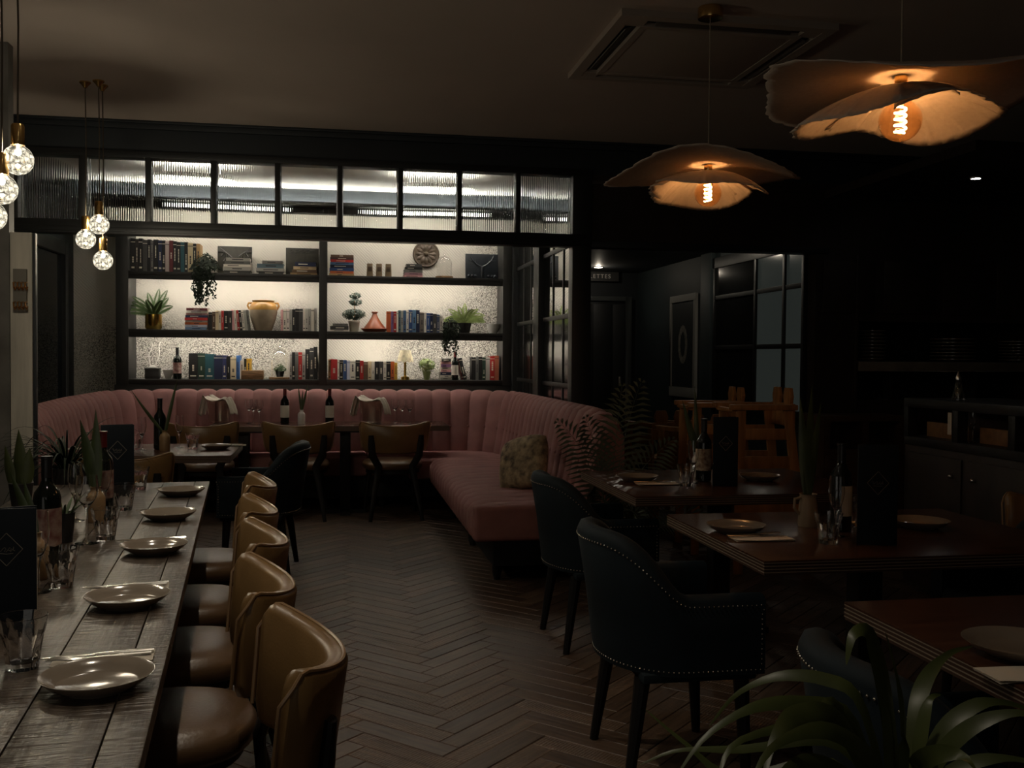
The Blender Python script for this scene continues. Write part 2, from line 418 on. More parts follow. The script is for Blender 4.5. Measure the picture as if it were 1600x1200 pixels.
def wallpaper():
    m, nt, out = new_mat('wallpaper')
    p = N(nt, 'ShaderNodeBsdfPrincipled'); p.inputs['Roughness'].default_value = 0.85
    tc = N(nt, 'ShaderNodeTexCoord')
    big = N(nt, 'ShaderNodeTexNoise'); big.inputs['Scale'].default_value = 1.1; big.inputs['Detail'].default_value = 3
    vo = N(nt, 'ShaderNodeTexVoronoi', feature='DISTANCE_TO_EDGE'); vo.inputs['Scale'].default_value = 46
    wn = N(nt, 'ShaderNodeTexNoise'); wn.inputs['Scale'].default_value = 38; wn.inputs['Detail'].default_value = 4
    fine = N(nt, 'ShaderNodeTexNoise'); fine.inputs['Scale'].default_value = 150; fine.inputs['Detail'].default_value = 5; fine.inputs['Roughness'].default_value = 0.65
    wv = N(nt, 'ShaderNodeTexWave', bands_direction='DIAGONAL'); wv.inputs['Scale'].default_value = 22; wv.inputs['Distortion'].default_value = 3; wv.inputs['Detail'].default_value = 3
    for n in (big, vo, wn, fine, wv): nt.links.new(tc.outputs['Object'], n.inputs['Vector'])
    sep = N(nt, 'ShaderNodeSeparateXYZ'); nt.links.new(tc.outputs['Object'], sep.inputs[0])
    # foliage of the mural grows from the ground and at the right hand side
    zl = N(nt, 'ShaderNodeMapRange'); zl.inputs[1].default_value = 1.0; zl.inputs[2].default_value = 2.3; zl.inputs[3].default_value = 0.20; zl.inputs[4].default_value = -0.12
    nt.links.new(sep.outputs[2], zl.inputs[0])
    xr = N(nt, 'ShaderNodeMapRange'); xr.inputs[1].default_value = 0.4; xr.inputs[2].default_value = 1.5; xr.inputs[3].default_value = 0.0; xr.inputs[4].default_value = 0.22
    nt.links.new(sep.outputs[0], xr.inputs[0])
    a1 = N(nt, 'ShaderNodeMath', operation='ADD'); nt.links.new(zl.outputs[0], a1.inputs[0]); nt.links.new(xr.outputs[0], a1.inputs[1])
    a2 = N(nt, 'ShaderNodeMath', operation='ADD'); nt.links.new(a1.outputs[0], a2.inputs[0]); nt.links.new(big.outputs[0], a2.inputs[1])
    den = N(nt, 'ShaderNodeMapRange', clamp=True); den.inputs[1].default_value = 0.50; den.inputs[2].default_value = 0.68; nt.links.new(a2.outputs[0], den.inputs[0])
    sp = N(nt, 'ShaderNodeMapRange', clamp=True); sp.inputs[1].default_value = 0.46; sp.inputs[2].default_value = 0.55; sp.inputs[4].default_value = 0.95; nt.links.new(fine.outputs[0], sp.inputs[0])
    m1 = N(nt, 'ShaderNodeMath', operation='MULTIPLY'); nt.links.new(sp.outputs[0], m1.inputs[0]); nt.links.new(den.outputs[0], m1.inputs[1])
    ln = N(nt, 'ShaderNodeMapRange', clamp=True); ln.inputs[1].default_value = 0.62; ln.inputs[2].default_value = 0.85; ln.inputs[4].default_value = 0.28; nt.links.new(wv.outputs[1], ln.inputs[0])
    pg = N(nt, 'ShaderNodeTexNoise'); pg.inputs['Scale'].default_value = 2.6; pg.inputs['Detail'].default_value = 4; nt.links.new(tc.outputs['Object'], pg.inputs['Vector'])
    pr = N(nt, 'ShaderNodeMapRange', clamp=True); pr.inputs[1].default_value = 0.46; pr.inputs[2].default_value = 0.60; nt.links.new(pg.outputs[0], pr.inputs[0])
    lm_ = N(nt, 'ShaderNodeMath', operation='MULTIPLY'); nt.links.new(ln.outputs[0], lm_.inputs[0]); nt.links.new(pr.outputs[0], lm_.inputs[1])
    mxm = N(nt, 'ShaderNodeMath', operation='MAXIMUM'); nt.links.new(m1.outputs[0], mxm.inputs[0]); nt.links.new(lm_.outputs[0], mxm.inputs[1])
    mx = N(nt, 'ShaderNodeMix', data_type='RGBA')
    mx.inputs[6].default_value = (0.58, 0.545, 0.47, 1); mx.inputs[7].default_value = (0.055, 0.05, 0.045, 1)
    nt.links.new(mxm.outputs[0], mx.inputs[0]); nt.links.new(mx.outputs[2], p.inputs['Base Color'])
    nt.links.new(p.outputs[0], out.inputs[0]); return m
wp = wallpaper()
struct(MB().span((-2.52, YW, 0), (XP + 0.06, YW + 0.12, CEIL)).build('wall_back', wp, smooth=None))
# left side of the booth: dark glazed door in a frame
al = struct(MB().span((-2.54, YT + 0.12, 0), (-2.42, YW, CEIL)).build('wall_alcove', navy_wall, smooth=None))
dl = struct(MB().span((-2.42, 7.2, 0.02), (-2.37, 7.30, 2.34)).span((-2.42, 9.38, 0.02), (-2.37, 9.48, 2.34)).span((-2.42, 7.3, 2.22), (-2.37, 9.38, 2.34)).span((-2.42, 8.30, 0.02), (-2.37, 8.38, 2.22)).build('window_2', frame_m, bevel=0.004))
for y0, y1 in ((7.3, 8.30), (8.38, 9.38)):
    MB().span((-2.415, y0, 0.05), (-2.405, y1, 2.22)).build('pane', M('night_glass', (0.004, 0.006, 0.008), 0.03), dl, smooth=None)

struct(MB().span((-3.1, 5.36, 0), (at_y(15, 500, 5.36).x, 5.44, CEIL)).build('wall_partition', plaster, smooth=None))
# ---- glazed transom with fluted panes
flute = glass('fluted_glass', (0.93, 0.95, 0.94), 0.02, 1.45)
t1 = struct(MB().span((-2.12, YT - 0.02, 2.145), (XP + 0.09, YT + 0.10, 2.235)).span((-2.12, YT - 0.03, 2.16), (XP + 0.09, YT - 0.02, 2.19)).build('window_1', frame_m, bevel=0.003))
MB().span((-2.12, YT - 0.02, 2.655), (XP + 0.09, YT + 0.10, 2.70)).build('head_rail', frame_m, t1, bevel=0.003)
edges = [(29, 124), (135, 228), (236.5, 329.5), (338, 429.5), (438, 527.5), (535, 622), (629.5, 714.5), (721.5, 805.5), (812.5, 894.5)]
px_x = lambda px: at_y(px, 300, YT).x
def fluted(x0, x1):
    nb = 27; seg = 6; w = (x1 - x0); vs = []; fs = []
    cols = nb * seg
    for i in range(cols + 1):
        x = x0 + w * i / cols
        d = 0.0017 * abs(math.sin(PI * i / seg))
        for z in (2.225, 2.665): vs += [(x, YT + 0.036 - d, z), (x, YT + 0.044, z)]
    for i in range(cols):
        a, b = i * 4, i * 4 + 4
        fs += [(a, b, b + 2, a + 2), (a + 1, a + 3, b + 3, b + 1), (a, a + 1, b + 1, b), (a + 2, b + 2, b + 3, a + 3)]
    fs += [(0, 2, 3, 1), (cols * 4, cols * 4 + 1, cols * 4 + 3, cols * 4 + 2)]
    mb = MB(); mb.add(vs, fs); return mb
last = None
for a, b in edges:
    x0, x1 = px_x(a), px_x(b)
    fluted(x0 - 0.008, x1 + 0.008).build('pane', flute, t1, smooth=20)
    lo = -2.12 if last is None else last
    MB().span((lo, YT - 0.02, 2.23), (x0, YT + 0.10, 2.66)).build('mullion', frame_m, t1, bevel=0.003)
    last = x1
MB().span((last, YT - 0.02, 2.23), (XP + 0.09, YT + 0.10, 2.66)).build('mullion', frame_m, t1, bevel=0.003)
struct(MB().span((XP - 0.05, YT - 0.02, 0), (XP + 0.09, YT + 0.10, 2.15)).build('trim_4', frame_m, bevel=0.005))

# ---- glazed partition at the right side of the booth
part_clear = pane('partition_glass', (0.30, 0.33, 0.33), 2.6, 0.01, 0.06)
part_rib = pane('partition_reeded', (0.22, 0.24, 0.24), 2.6, 0.13, 0.06)
w2 = struct(MB().span((XP - 0.02, YT + 0.10, 0), (XP + 0.04, YB, 0.62)).span((XP - 0.02, YT + 0.10, 2.74), (XP + 0.04, YB, CEIL)).build('window_3', frame_m, bevel=0.004))
for ya, yb in ((YT + 0.10, 8.20), (8.42, YB)):
    for k in range(2): pass
MB().span((XP - 0.05, 8.20, 0), (XP + 0.05, 8.42, CEIL)).build('post', frame_m, w2, bevel=0.006)
MB().span((XP - 0.05, YB - 0.08, 0), (XP + 0.05, YB + 0.3, CEIL)).build('post', frame_m, w2, bevel=0.006)
for (ya, yb) in ((YT + 0.10, 8.20), (8.42, YB - 0.08)):
    n = 3; wd = (yb - ya) / n
    for i in range(1, n): MB().span((XP - 0.008, ya + wd * i - 0.011, 0.62), (XP + 0.03, ya + wd * i + 0.012, 2.74)).build('mullion', frame_m, w2, bevel=0.003)
    for z in (0.62, 1.13, 1.66, 2.19, 2.74): MB().span((XP - 0.010, ya, z - 0.016), (XP + 0.035, yb, z + 0.018)).build('glazing_bar', frame_m, w2, bevel=0.003)
    for i in range(n):
        for z0, z1, mt in ((0.638, 1.112, part_rib), (1.148, 1.642, part_rib), (1.678, 2.172, part_clear), (2.208, 2.722, part_clear)):
            MB().span((XP, ya + wd * i + 0.012, z0), (XP + 0.006, ya + wd * (i + 1) - 0.012, z1)).build('pane', mt, w2, smooth=None)

# ---- corridor
struct(MB().span((XC, YT + 0.12, 0), (XC + 0.12, 11.6, 2.4)).build('wall_corridor', teal_wall, smooth=None))
struct(MB().span((XP, 11.5, 0), (XC, 11.6, 2.4)).build('wall_end', navy_wall, smooth=None))
struct(MB().span((XP - 0.02, YW + 0.12, 0), (XP + 0.06, 11.5, 2.4)).build('wall_side', navy_wall, smooth=None))
dx0, dx1 = at_y(918, 500, 11.48).x - 0.45, at_y(976, 500, 11.48).x
d1 = struct(MB().span((dx0, 11.45, 0.0), (dx1, 11.49, 2.02)).build('door_1', M('door_paint', (0.006, 0.007, 0.008), 0.5), bevel=0.004))
MB().span((dx0 - 0.05, 11.42, 0), (dx0, 11.5, 2.07)).span((dx1, 11.42, 0), (dx1 + 0.07, 11.5, 2.07)).span((dx0, 11.42, 2.02), (dx1, 11.5, 2.07)).build('door_frame', M('door_frame_paint', (0.05, 0.055, 0.055), 0.5), d1, bevel=0.004)
for i in range(4):
    MB().span((dx0 + 0.03 + i * 0.24, 11.435, 0.05), (dx0 + 0.25 + i * 0.24, 11.45, 1.98)).build('plank', M('door_paint', (0.006, 0.007, 0.008), 0.5), d1, bevel=0.004)
MB().span((dx1 - 0.09, 11.40, 1.0), (dx1 - 0.06, 11.435, 1.12)).build('handle', M('door_plate', (0.4, 0.38, 0.35), 0.35, 1.0), d1, bevel=0.005)
w3 = struct(MB().span((XC - 0.03, 7.02, 0.86), (XC, 9.05, 0.94)).span((XC - 0.03, 7.02, 2.20), (XC, 9.05, 2.30)).build('window_4', frame_m, bevel=0.004))
yv = [at_x(px, 520, XC).y for px in (1274, 1229, 1184, 1120)]
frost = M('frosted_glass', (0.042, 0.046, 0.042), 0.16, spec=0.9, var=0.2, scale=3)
fp_ = [n for n in frost.node_tree.nodes if n.type == 'BSDF_PRINCIPLED'][0]      # faint glow put into the panes, standing in for a lit room behind
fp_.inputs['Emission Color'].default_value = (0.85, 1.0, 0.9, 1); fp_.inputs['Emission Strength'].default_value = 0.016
dimg = M('dim_glass', (0.010, 0.011, 0.011), 0.10)
yv = [max(7.14, yv[0])] + yv[1:]
for i in range(3):
    for z0, z1 in ((0.94, 1.43), (1.47, 1.90), (1.94, 2.20)):
        MB().span((XC - 0.016, yv[i] + 0.02, z0), (XC - 0.010, yv[i + 1] - 0.02, z1)).build('pane', frost if i < 2 else dimg, w3, smooth=None)
for y in yv: MB().span((XC - 0.035, y - 0.02, 0.94), (XC, y + 0.02, 2.20)).build('mullion', frame_m, w3, bevel=0.003)
for z in (1.45, 1.92): MB().span((XC - 0.03, yv[0], z - 0.02), (XC, yv[3], z + 0.02)).build('glazing_bar', frame_m, w3, bevel=0.003)
struct(MB().span((XC - 0.05, 9.02, 0), (XC, 9.28, 2.36)).build('trim_5', M('teal_trim', (0.040, 0.055, 0.058), 0.55), bevel=0.005))

# ---- kitchen pass at the right
W = MB()
ox0, oz0, oz1 = at_y(1340, 540, YT).x, 1.04, 1.64
W.span((XC, YT, 0), (ox0, YT + 0.12, 2.145)).span((ox0, YT, oz1), (5.6, YT + 0.12, 2.145)).span((ox0, YT, 0), (5.6, YT + 0.12, oz0))
kp = struct(W.build('wall_kitchen', brown_wall, smooth=None))
struct(MB().span((ox0, YT + 0.55, 0.9), (5.6, YT + 0.62, 1.8)).span((ox0 - 0.05, YT + 0.12, 0.9), (ox0, YT + 0.62, 1.8)).span((ox0, YT + 0.12, oz1), (5.6, YT + 0.62, oz1 + 0.05)).build('wall_pass', M('pass_dark', (0.008, 0.007, 0.006), 0.6), smooth=None))
struct(MB().span((ox0 - 0.025, YT - 0.015, 0.95), (ox0, YT, 2.14)).build('trim_6', brown_wall, bevel=0.003))
for i, xa in enumerate((3.62, 4.12, 4.62, 5.08)):
    MB().span((xa, YT - 0.012, 1.70), (xa + 0.42, YT, 2.10)).build('panel', brown_wall, kp, bevel=0.008)
sh = thing('pass_shelf', 'grey stone pass shelf with stacked plates in the dark kitchen hatch', 'shelf', (ox0, YT, 1.26))
MB().span((0, -0.03, 0), (5.5 - ox0, 0.50, 0.075)).build('board', M('stone_shelf', (0.16, 0.135, 0.105), 0.5, var=0.3, scale=6), sh, bevel=0.004)
for xx_ in (0.32, 1.05): MB().span((xx_, 0.08, -0.22), (xx_ + 0.03, 0.42, 0)).build('bracket', black, sh, bevel=0.003)
# ================================================================== bookcase
lamp_strip = emit('led_strip', (1.0, 0.93, 0.81), SHELF_LED)
bx0, bx1 = at_y(201, 480, YB).x, at_y(785.5, 480, YB).x
dvl, dvr = at_y(498.5, 480, YB).x, at_y(511, 480, YB).x
ZB = 1.118; Z2B, Z2T = 1.500, 1.574; Z1B, Z1T = 2.030, 2.100; ZH = 2.71
case_m = M('bookcase_paint', (0.030, 0.029, 0.026), 0.5, var=0.15, scale=3)
bc = thing('bookcase', 'black built-in bookcase with two lit bays of three shelves above the pink booth', 'bookcase', (0, YB, 0))
MB().span((-1.99, 0, 0), (XP - 0.05, YW - YB, ZB - 0.05)).build('base_panel', case_m, bc, bevel=0.004)
MB().span((-1.99, 0, ZH), (XP - 0.05, YW - YB, CEIL)).build('header', navy_wall, bc, bevel=0.004)
for a, b in ((bx0 - 0.11, bx0), (dvl, dvr), (bx1, XP - 0.05)):
    MB().span((a, -0.012, ZB - 0.05), (b, YW - YB, ZH)).build('upright', case_m, bc, bevel=0.004)
for a, b in ((bx0, dvl), (dvr, bx1)):
    for z0, z1 in ((ZB - 0.05, ZB), (Z2B, Z2T), (Z1B, Z1T)):
        s_ = MB().span((a, 0, z1 - 0.03), (b, YW - YB, z1)).build('shelf', case_m, bc, bevel=0.003)
        MB().span((a, -0.004, z0), (b, 0.012, z1 - 0.001)).build('fascia', case_m, s_, bevel=0.002)
        MB().span((a, -0.014, z1 - 0.028), (b, -0.003, z1)).build('lip', case_m, s_, bevel=0.003)
    MB().span((a, -0.004, ZH - 0.035), (b, 0.012, ZH + 0.02)).build('fascia', case_m, bc, bevel=0.002)
    for z in (Z2T - 0.03, Z1T - 0.03, ZH):      # strips tucked behind the fascia, tilted to the back wall
        MB().add([(a + 0.02, 0.014, z - 0.020), (b - 0.02, 0.014, z - 0.020), (b - 0.02, 0.032, z - 0.002), (a + 0.02, 0.032, z - 0.002),
                  (a + 0.02, 0.014, z - 0.002), (b - 0.02, 0.014, z - 0.002)], [(0, 1, 2, 3), (0, 4, 5, 1), (4, 3, 2, 5), (0, 3, 4), (1, 5, 2)]).build('led_strip', lamp_strip, bc, smooth=None)
# small linear lights above the bookcase, under the booth's ceiling
cor = emit('linear_led', (1.0, 0.93, 0.80), CORNICE_LED)
for (pa, pb, lab) in ((322, 394, 'short white linear light above the left bay of the bookcase'), (620, 706, 'short white linear light above the right bay of the bookcase')):
    xa, xb = at_y(pa, 325, YB - 0.05).x, at_y(pb, 338, YB - 0.05).x
    t = thing('linear_light', lab, 'light', ((xa + xb) / 2, YB - 0.056, 2.695), group='linear lights above the bookcase')
    hw = (xb - xa) / 2
    MB().span((-hw, 0, -0.02), (hw, 0.05, 0.012)).build('housing', case_m, t, bevel=0.003)
    MB().span((-hw + 0.01, -0.006, -0.012), (hw - 0.01, 0.0, 0.014)).span((-hw + 0.01, -0.006, 0.012), (hw - 0.01, 0.045, 0.018)).build('diffuser', cor, t, smooth=None)
# cove added to brighten the booth's ceiling: a ledge hides its upward strip
cv = thing('added_cove_light', 'added hidden cove light washing the booth ceiling behind the fluted panes', 'light', ((bx0 + bx1) / 2, YB - 0.004, 2.735))
hw = (bx1 - bx0) / 2 + 0.05
MB().span((-hw, -0.12, 0.0), (hw, 0, 0.010)).span((-hw, -0.125, 0.0), (hw, -0.118, 0.030)).build('ledge', case_m, cv)
MB().span((-hw + 0.02, -0.075, 0.011), (hw - 0.02, -0.050, 0.017)).build('led_strip', emit('added_cove_led', (1.0, 0.96, 0.88), ADDED_COVE_LED), cv, smooth=None)
# round ceiling lights in the booth
for (pxc, pyc, lab) in ((301, 280, 'round ceiling light seen through the third fluted pane'), (680, 296, 'round ceiling light seen through the seventh fluted pane')):
    zd = 2.765; p = at_z(pxc, pyc, zd)
    t = thing('ceiling_light', lab, 'light', (p.x, p.y, zd), group='round ceiling lights over the booth')
    MB().lathe([(0.135, 0.0), (0.15, 0.0), (0.15, 0.03), (0.135, 0.03)], 28, closed=True).build('ring', ceramic_white, t)
    MB().lathe([(1e-6, 0.004), (0.135, 0.004), (0.135, 0.012), (1e-6, 0.012)], 28).build('diffuser', emit('ceiling_spot', (1.0, 0.95, 0.85), ALCOVE_SPOT), t, smooth=None)
    MB().lathe([(1e-6, 0.014), (0.134, 0.014), (0.134, 0.022), (1e-6, 0.022)], 28).build('added_uplight', emit('added_ceiling_up', (1.0, 0.96, 0.88), ADDED_ALCOVE_UP), t, smooth=None)  # glowing disc added on top, facing up to brighten the booth ceiling
    MB().tube([(0, 0, 0.02), (0, 0, CEIL - zd)], 0.012, 8).build('stem', ceramic_white, t)

# ------------------------------------------------------------------ books and ornaments
def book_mats(rgb):
    key = 'cover_%d_%d_%d' % rgb
    return M(key, L3(rgb), 0.55)
band_l = M('title_light', (0.60, 0.54, 0.42), 0.5)
band_d = M('title_dark', (0.03, 0.025, 0.03), 0.5)
def book_mb(w, d, h, two=True):
    # spine toward -Y; x thickness w, depth d, height h, base at z=0, centred in x
    t = min(0.003, w * 0.12); mb = MB()
    mb.span((-w / 2, 0, 0), (-w / 2 + t, d, h), 0); mb.span((w / 2 - t, 0, 0), (w / 2, d, h), 0); mb.span((-w / 2 + t, 0, 0), (w / 2 - t, t, h), 0)
    mb.span((-w / 2 + t, t, 0.003), (w / 2 - t, d - 0.003, h - 0.004), 1)
    return mb
def cname(rgb):
    r, g, b = rgb; mx_, mn = max(rgb), min(rgb)
    if mx_ < 52: return 'black'
    if mx_ - mn < 24:
        return 'white' if mx_ > 190 else 'pale grey' if mx_ > 140 else 'grey' if mx_ > 85 else 'charcoal'
    if b >= r and b >= g:
        return 'navy blue' if mx_ < 95 else 'blue' if mx_ < 170 else 'pale blue'
    if g > r: return 'dark green' if mx_ < 90 else 'green'
    if r > 150 and g > 130: return 'cream' if b > 110 else 'yellow'
    if g > 0.62 * r: return 'brown' if mx_ < 130 else 'tan'
    if r - g > 60 and g > 0.42 * r: return 'orange'
    if b > 0.72 * r and r > 130: return 'pink'
    return 'maroon' if mx_ < 110 else 'red'
PXM = 1.0 / (F / 9.05)           # metres per pixel on the bookcase face (about)
def book_row(px0, zb, specs, where, group, yf=YB + 0.06):
    """specs: (width px, height px, colour, lean in degrees)"""
    x = at_y(px0, 480, YB).x
    for i, sp in enumerate(specs):
        w, h, rgb = sp[0] * PXM, sp[1] * PXM, sp[2]; lean = sp[3] if len(sp) > 3 else 0.0
        w = max(w - 0.0015, 0.008)
        mb = book_mb(w, min(0.19, max(0.13, h * 0.68)), h)
        style = rnd.random(); hi = sum(rgb) > 270
        bm_ = band_d if hi else band_l
        if style < 0.8 and w > 0.012:
            z0 = h * rnd.uniform(0.25, 0.45); tw_ = rnd.uniform(0.08, 0.2)
            for _ in range(rnd.randint(3, 6)):
                z2 = z0 + h * rnd.uniform(0.02, 0.09)
                if z2 > h * 0.85: break
                mb.span((-w * tw_, -0.0007, z0), (w * tw_, 0.0004, z2), 2); z0 = z2 + h * 0.015
        if style > 0.4:
            mb.span((-w * 0.5, -0.0006, h * 0.88), (w * 0.5, 0.0004, h * 0.9), 2)
        if 0.3 < style < 0.8: mb.span((-w * 0.32, -0.0008, h * 0.1), (w * 0.32, 0.0004, h * 0.15), 2)
        o = mb.build('book', [book_mats(rgb), paper, bm_], smooth=None)
        la = math.radians(lean)
        o.rotation_euler = (0, la, 0)
        ext = w * math.cos(la) + h * abs(math.sin(la)) * (1 if i == len(specs) - 1 else 0)
        lift = w / 2 * abs(math.sin(la))
        o.location = (x + w / 2 * math.cos(la) + (h * math.sin(-la) if la < 0 and i == 0 else 0), yf + rnd.uniform(0, 0.012), zb + lift + 0.0005)
        x += w / math.cos(la) + 0.0015
        tag(o, '%s book, %s from left, %s' % (cname(rgb), ORD[i], where), 'book', group)
def book_stack(pxa, pxb, zb, specs, where, group, yf=YB + 0.06):
    """specs from the bottom up: (thickness px, colour, inset px)"""
    z = zb; xa, xb = at_y(pxa, 480, YB).x, at_y(pxb, 480, YB).x
    n = len(specs)
    for i, (t, rgb, ins) in enumerate(specs):
        th = t * PXM; ln = (xb - xa) - abs(ins) * PXM
        mb = MB(); c = min(0.003, th * 0.15); d = 0.17
        mb.span((-ln / 2, 0, 0), (ln / 2, d, c)); mb.span((-ln / 2, 0, th - c), (ln / 2, d, th)); mb.span((-ln / 2, 0, c), (ln / 2, c, th - c))
        mb.span((-ln / 2 + 0.003, c, c), (ln / 2 - 0.003, d - 0.003, th - c), 1)
        mb.span((-ln * rnd.uniform(0.1, 0.35), -0.0007, th * 0.38), (ln * rnd.uniform(0.0, 0.3), 0.0004, th * 0.62), 2)
        o = mb.build('book', [book_mats(rgb), paper, band_d if sum(rgb) > 270 else band_l], smooth=None)
        o.location = ((xa + xb) / 2 + ins * PXM * 0.3, yf + rnd.uniform(0, 0.01), z + 0.0003); o.rotation_euler = (0, 0, rnd.uniform(-0.03, 0.03))
        z += th + 0.0004
        pos = 'bottom' if i == 0 else 'top' if i == n - 1 else ORD[i] + ' up'
        tag(o, '%s book, %s of %s' % (cname(rgb), pos, where), 'book', group)
BLK, CHA, GRY, LGR, WHT, CRM = (26, 25, 24), (62, 60, 58), (105, 103, 98), (165, 160, 150), (222, 215, 200), (214, 196, 158)
NAV, BLU, SKY, TEA, RED, MAR, ORA, TAN, BRN, GRN, PNK, YEL = (28, 36, 66), (48, 78, 128), (120, 150, 185), (38, 84, 92), (176, 42, 38), (96, 34, 38), (196, 98, 48), (176, 142, 96), (92, 68, 48), (34, 58, 44), (206, 150, 148), (210, 166, 60)
SL = {1: Z1T, 2: Z2T, 3: ZB}
# top shelf, left bay
book_row(202, Z1T, [(7, 52, BLK), (5, 51, (40, 34, 30)), (6, 52, BLK), (7, 50, CHA), (5, 51, BLK), (4, 49, GRY), (7, 51, BLK), (6, 50, NAV), (5, 50, BLK), (6, 49, (186, 170, 160)), (6, 50, MAR), (5, 49, BLK), (6, 48, BLK), (6, 48, TEA), (5, 48, BLK), (8, 47, CRM), (5, 46, BLK), (6, 46, TAN)],
         'dark row on the top left shelf', 'books in the dark row on the top left shelf')
book_stack(347, 391, Z1T, [(5, CHA, 2), (6, LGR, 0), (4, WHT, 1), (5, GRY, 3), (5, LGR, 6)], 'the pale stack before the carved square tile', 'stack of pale books on the top left shelf')
book_stack(399, 443, Z1T, [(5, CHA, 5), (5, LGR, 0), (7, (92, 112, 120), 2), (5, (120, 118, 112), 12)], 'the grey-blue stack on the top left shelf', 'stack of grey-blue books on the top left shelf')
book_stack(453, 495, Z1T, [(4, TAN, 0), (5, BRN, 3), (5, (190, 165, 130), 6), (7, NAV, 9)], 'the stack before the plain dark tile', 'stack before the plain tile on the top left shelf')
# middle shelf, left bay
book_stack(287, 323, Z2T, [(4, SKY, -2), (4, (186, 190, 205), -1), (4, ORA, 0), (3, WHT, 1), (4, RED, 0), (4, NAV, 1), (3, PNK, 2), (4, WHT, 3), (4, MAR, 3)], 'the colourful stack right of the gold fern pot', 'colourful stack on the middle left shelf')
book_row(324, Z2T, [(6, 28, BLK), (5, 29, BRN), (5, 31, CRM), (4, 31, (236, 226, 206)), (4, 31, RED), (7, 31, BLK), (6, 31, (50, 44, 42)), (4, 33, PNK, -4), (4, 33, WHT, -4), (4, 32, RED, -5), (4, 32, BLK, -5), (4, 32, WHT, -6), (4, 33, LGR, -6), (3, 33, GRY, -6)],
         'row left of the ochre jar', 'books left of the ochre jar on the middle shelf')
book_row(438, Z2T, [(4, 34, PNK), (5, 35, WHT), (5, 35, (228, 214, 206)), (4, 35, LGR), (5, 35, BLK), (6, 36, BLK), (6, 36, CHA), (4, 36, WHT), (4, 36, (196, 190, 178)), (5, 36, LGR), (5, 37, WHT), (4, 38, (186, 182, 172))],
         'row right of the ochre jar', 'books right of the ochre jar on the middle shelf')
# bottom shelf, left bay
book_row(293, ZB, [(14, 41, BLK), (11, 41, GRN), (14, 40, TEA), (13, 38, NAV), (6, 38, (44, 50, 92)), (6, 37, BLK), (9, 35, CRM), (6, 38, (70, 120, 186)), (6, 30, (206, 196, 176)), (4, 33, BLK), (7, 33, YEL)],
         'row right of the bottom left shelf bottle', 'books on the bottom left shelf by the wine bottle')
book_row(452, ZB, [(4, 44, LGR), (5, 44, BLK), (5, 44, GRY), (6, 44, RED), (5, 44, LGR), (7, 49, BLK), (6, 51, CHA), (6, 53, BLK)],
         'row right of the plant cloche', 'books right of the plant cloche')
# top shelf, right bay
book_stack(514, 553, Z1T, [(4, TAN, 0), (4, ORA, 2), (5, BLU, 1), (5, NAV, 2), (4, (84, 120, 160), 2), (4, RED, 3), (4, (70, 48, 44), 2), (4, BRN, 3)], 'the tall stack on the top right shelf', 'tall stack on the top right shelf')
book_stack(631, 661, Z1T, [(4, PNK, 0), (4, (150, 110, 118), 2), (5, GRY, 1), (4, BLK, 3), (5, CHA, 6)], 'the small stack under the round carved rosette', 'small stack under the rosette')
# middle shelf, right bay
book_stack(515, 545, Z2T, [(3, WHT, 0), (6, CHA, 1), (4, GRY, 6)], 'the low stack left of the topiary tree', 'low stack by the topiary tree')
book_row(605, Z2T, [(7, 34, ORA), (4, 34, (128, 96, 140)), (5, 34, RED), (3, 34, WHT), (4, 36, (82, 108, 116)), (4, 36, LGR), (5, 36, (70, 96, 130)), (4, 36, WHT), (6, 37, BLU), (6, 37, (88, 124, 158)), (6, 37, NAV), (7, 33, (110, 100, 92)), (4, 32, WHT), (6, 32, BLU), (5, 32, NAV), (6, 31, CHA), (5, 30, (74, 84, 110)), (5, 29, LGR)],
         'blue row right of the tagine', 'books right of the tagine')
# bottom shelf, right bay
book_row(513, ZB, [(4, 33, (170, 120, 80)), (11, 33, RED), (3, 31, WHT), (6, 32, BLK), (6, 32, BLU), (5, 31, (196, 200, 214)), (9, 32, WHT), (7, 32, BLK), (6, 31, RED), (7, 29, BRN), (6, 30, CRM), (5, 30, WHT), (7, 30, BLK), (7, 30, CHA), (5, 29, WHT), (7, 30, BLK), (6, 30, ORA), (5, 28, YEL)],
         'row left of the little cream lamp', 'books left of the crochet lamp')
book_stack(690, 707, ZB, [(4, LGR, 0), (4, WHT, 0), (5, NAV, 0), (4, PNK, 1), (4, WHT, 1), (5, (126, 92, 128), 1), (4, PNK, 1), (5, CHA, 2)], 'the narrow stack left of the shelf bottle', 'narrow stack on the bottom right shelf')
book_row(718, ZB, [(6, 37, BLK, -14), (5, 35, MAR, -14)], 'leaning pair right of the shelf bottle', 'leaning books on the bottom right shelf')
book_row(739, ZB, [(7, 38, BLK), (5, 38, GRY), (6, 39, BLK), (6, 38, GRN), (7, 39, LGR), (8, 40, RED), (7, 41, (170, 96, 70))],
         'row at the bottom right shelf end', 'books at the right end of the bottom shelf')

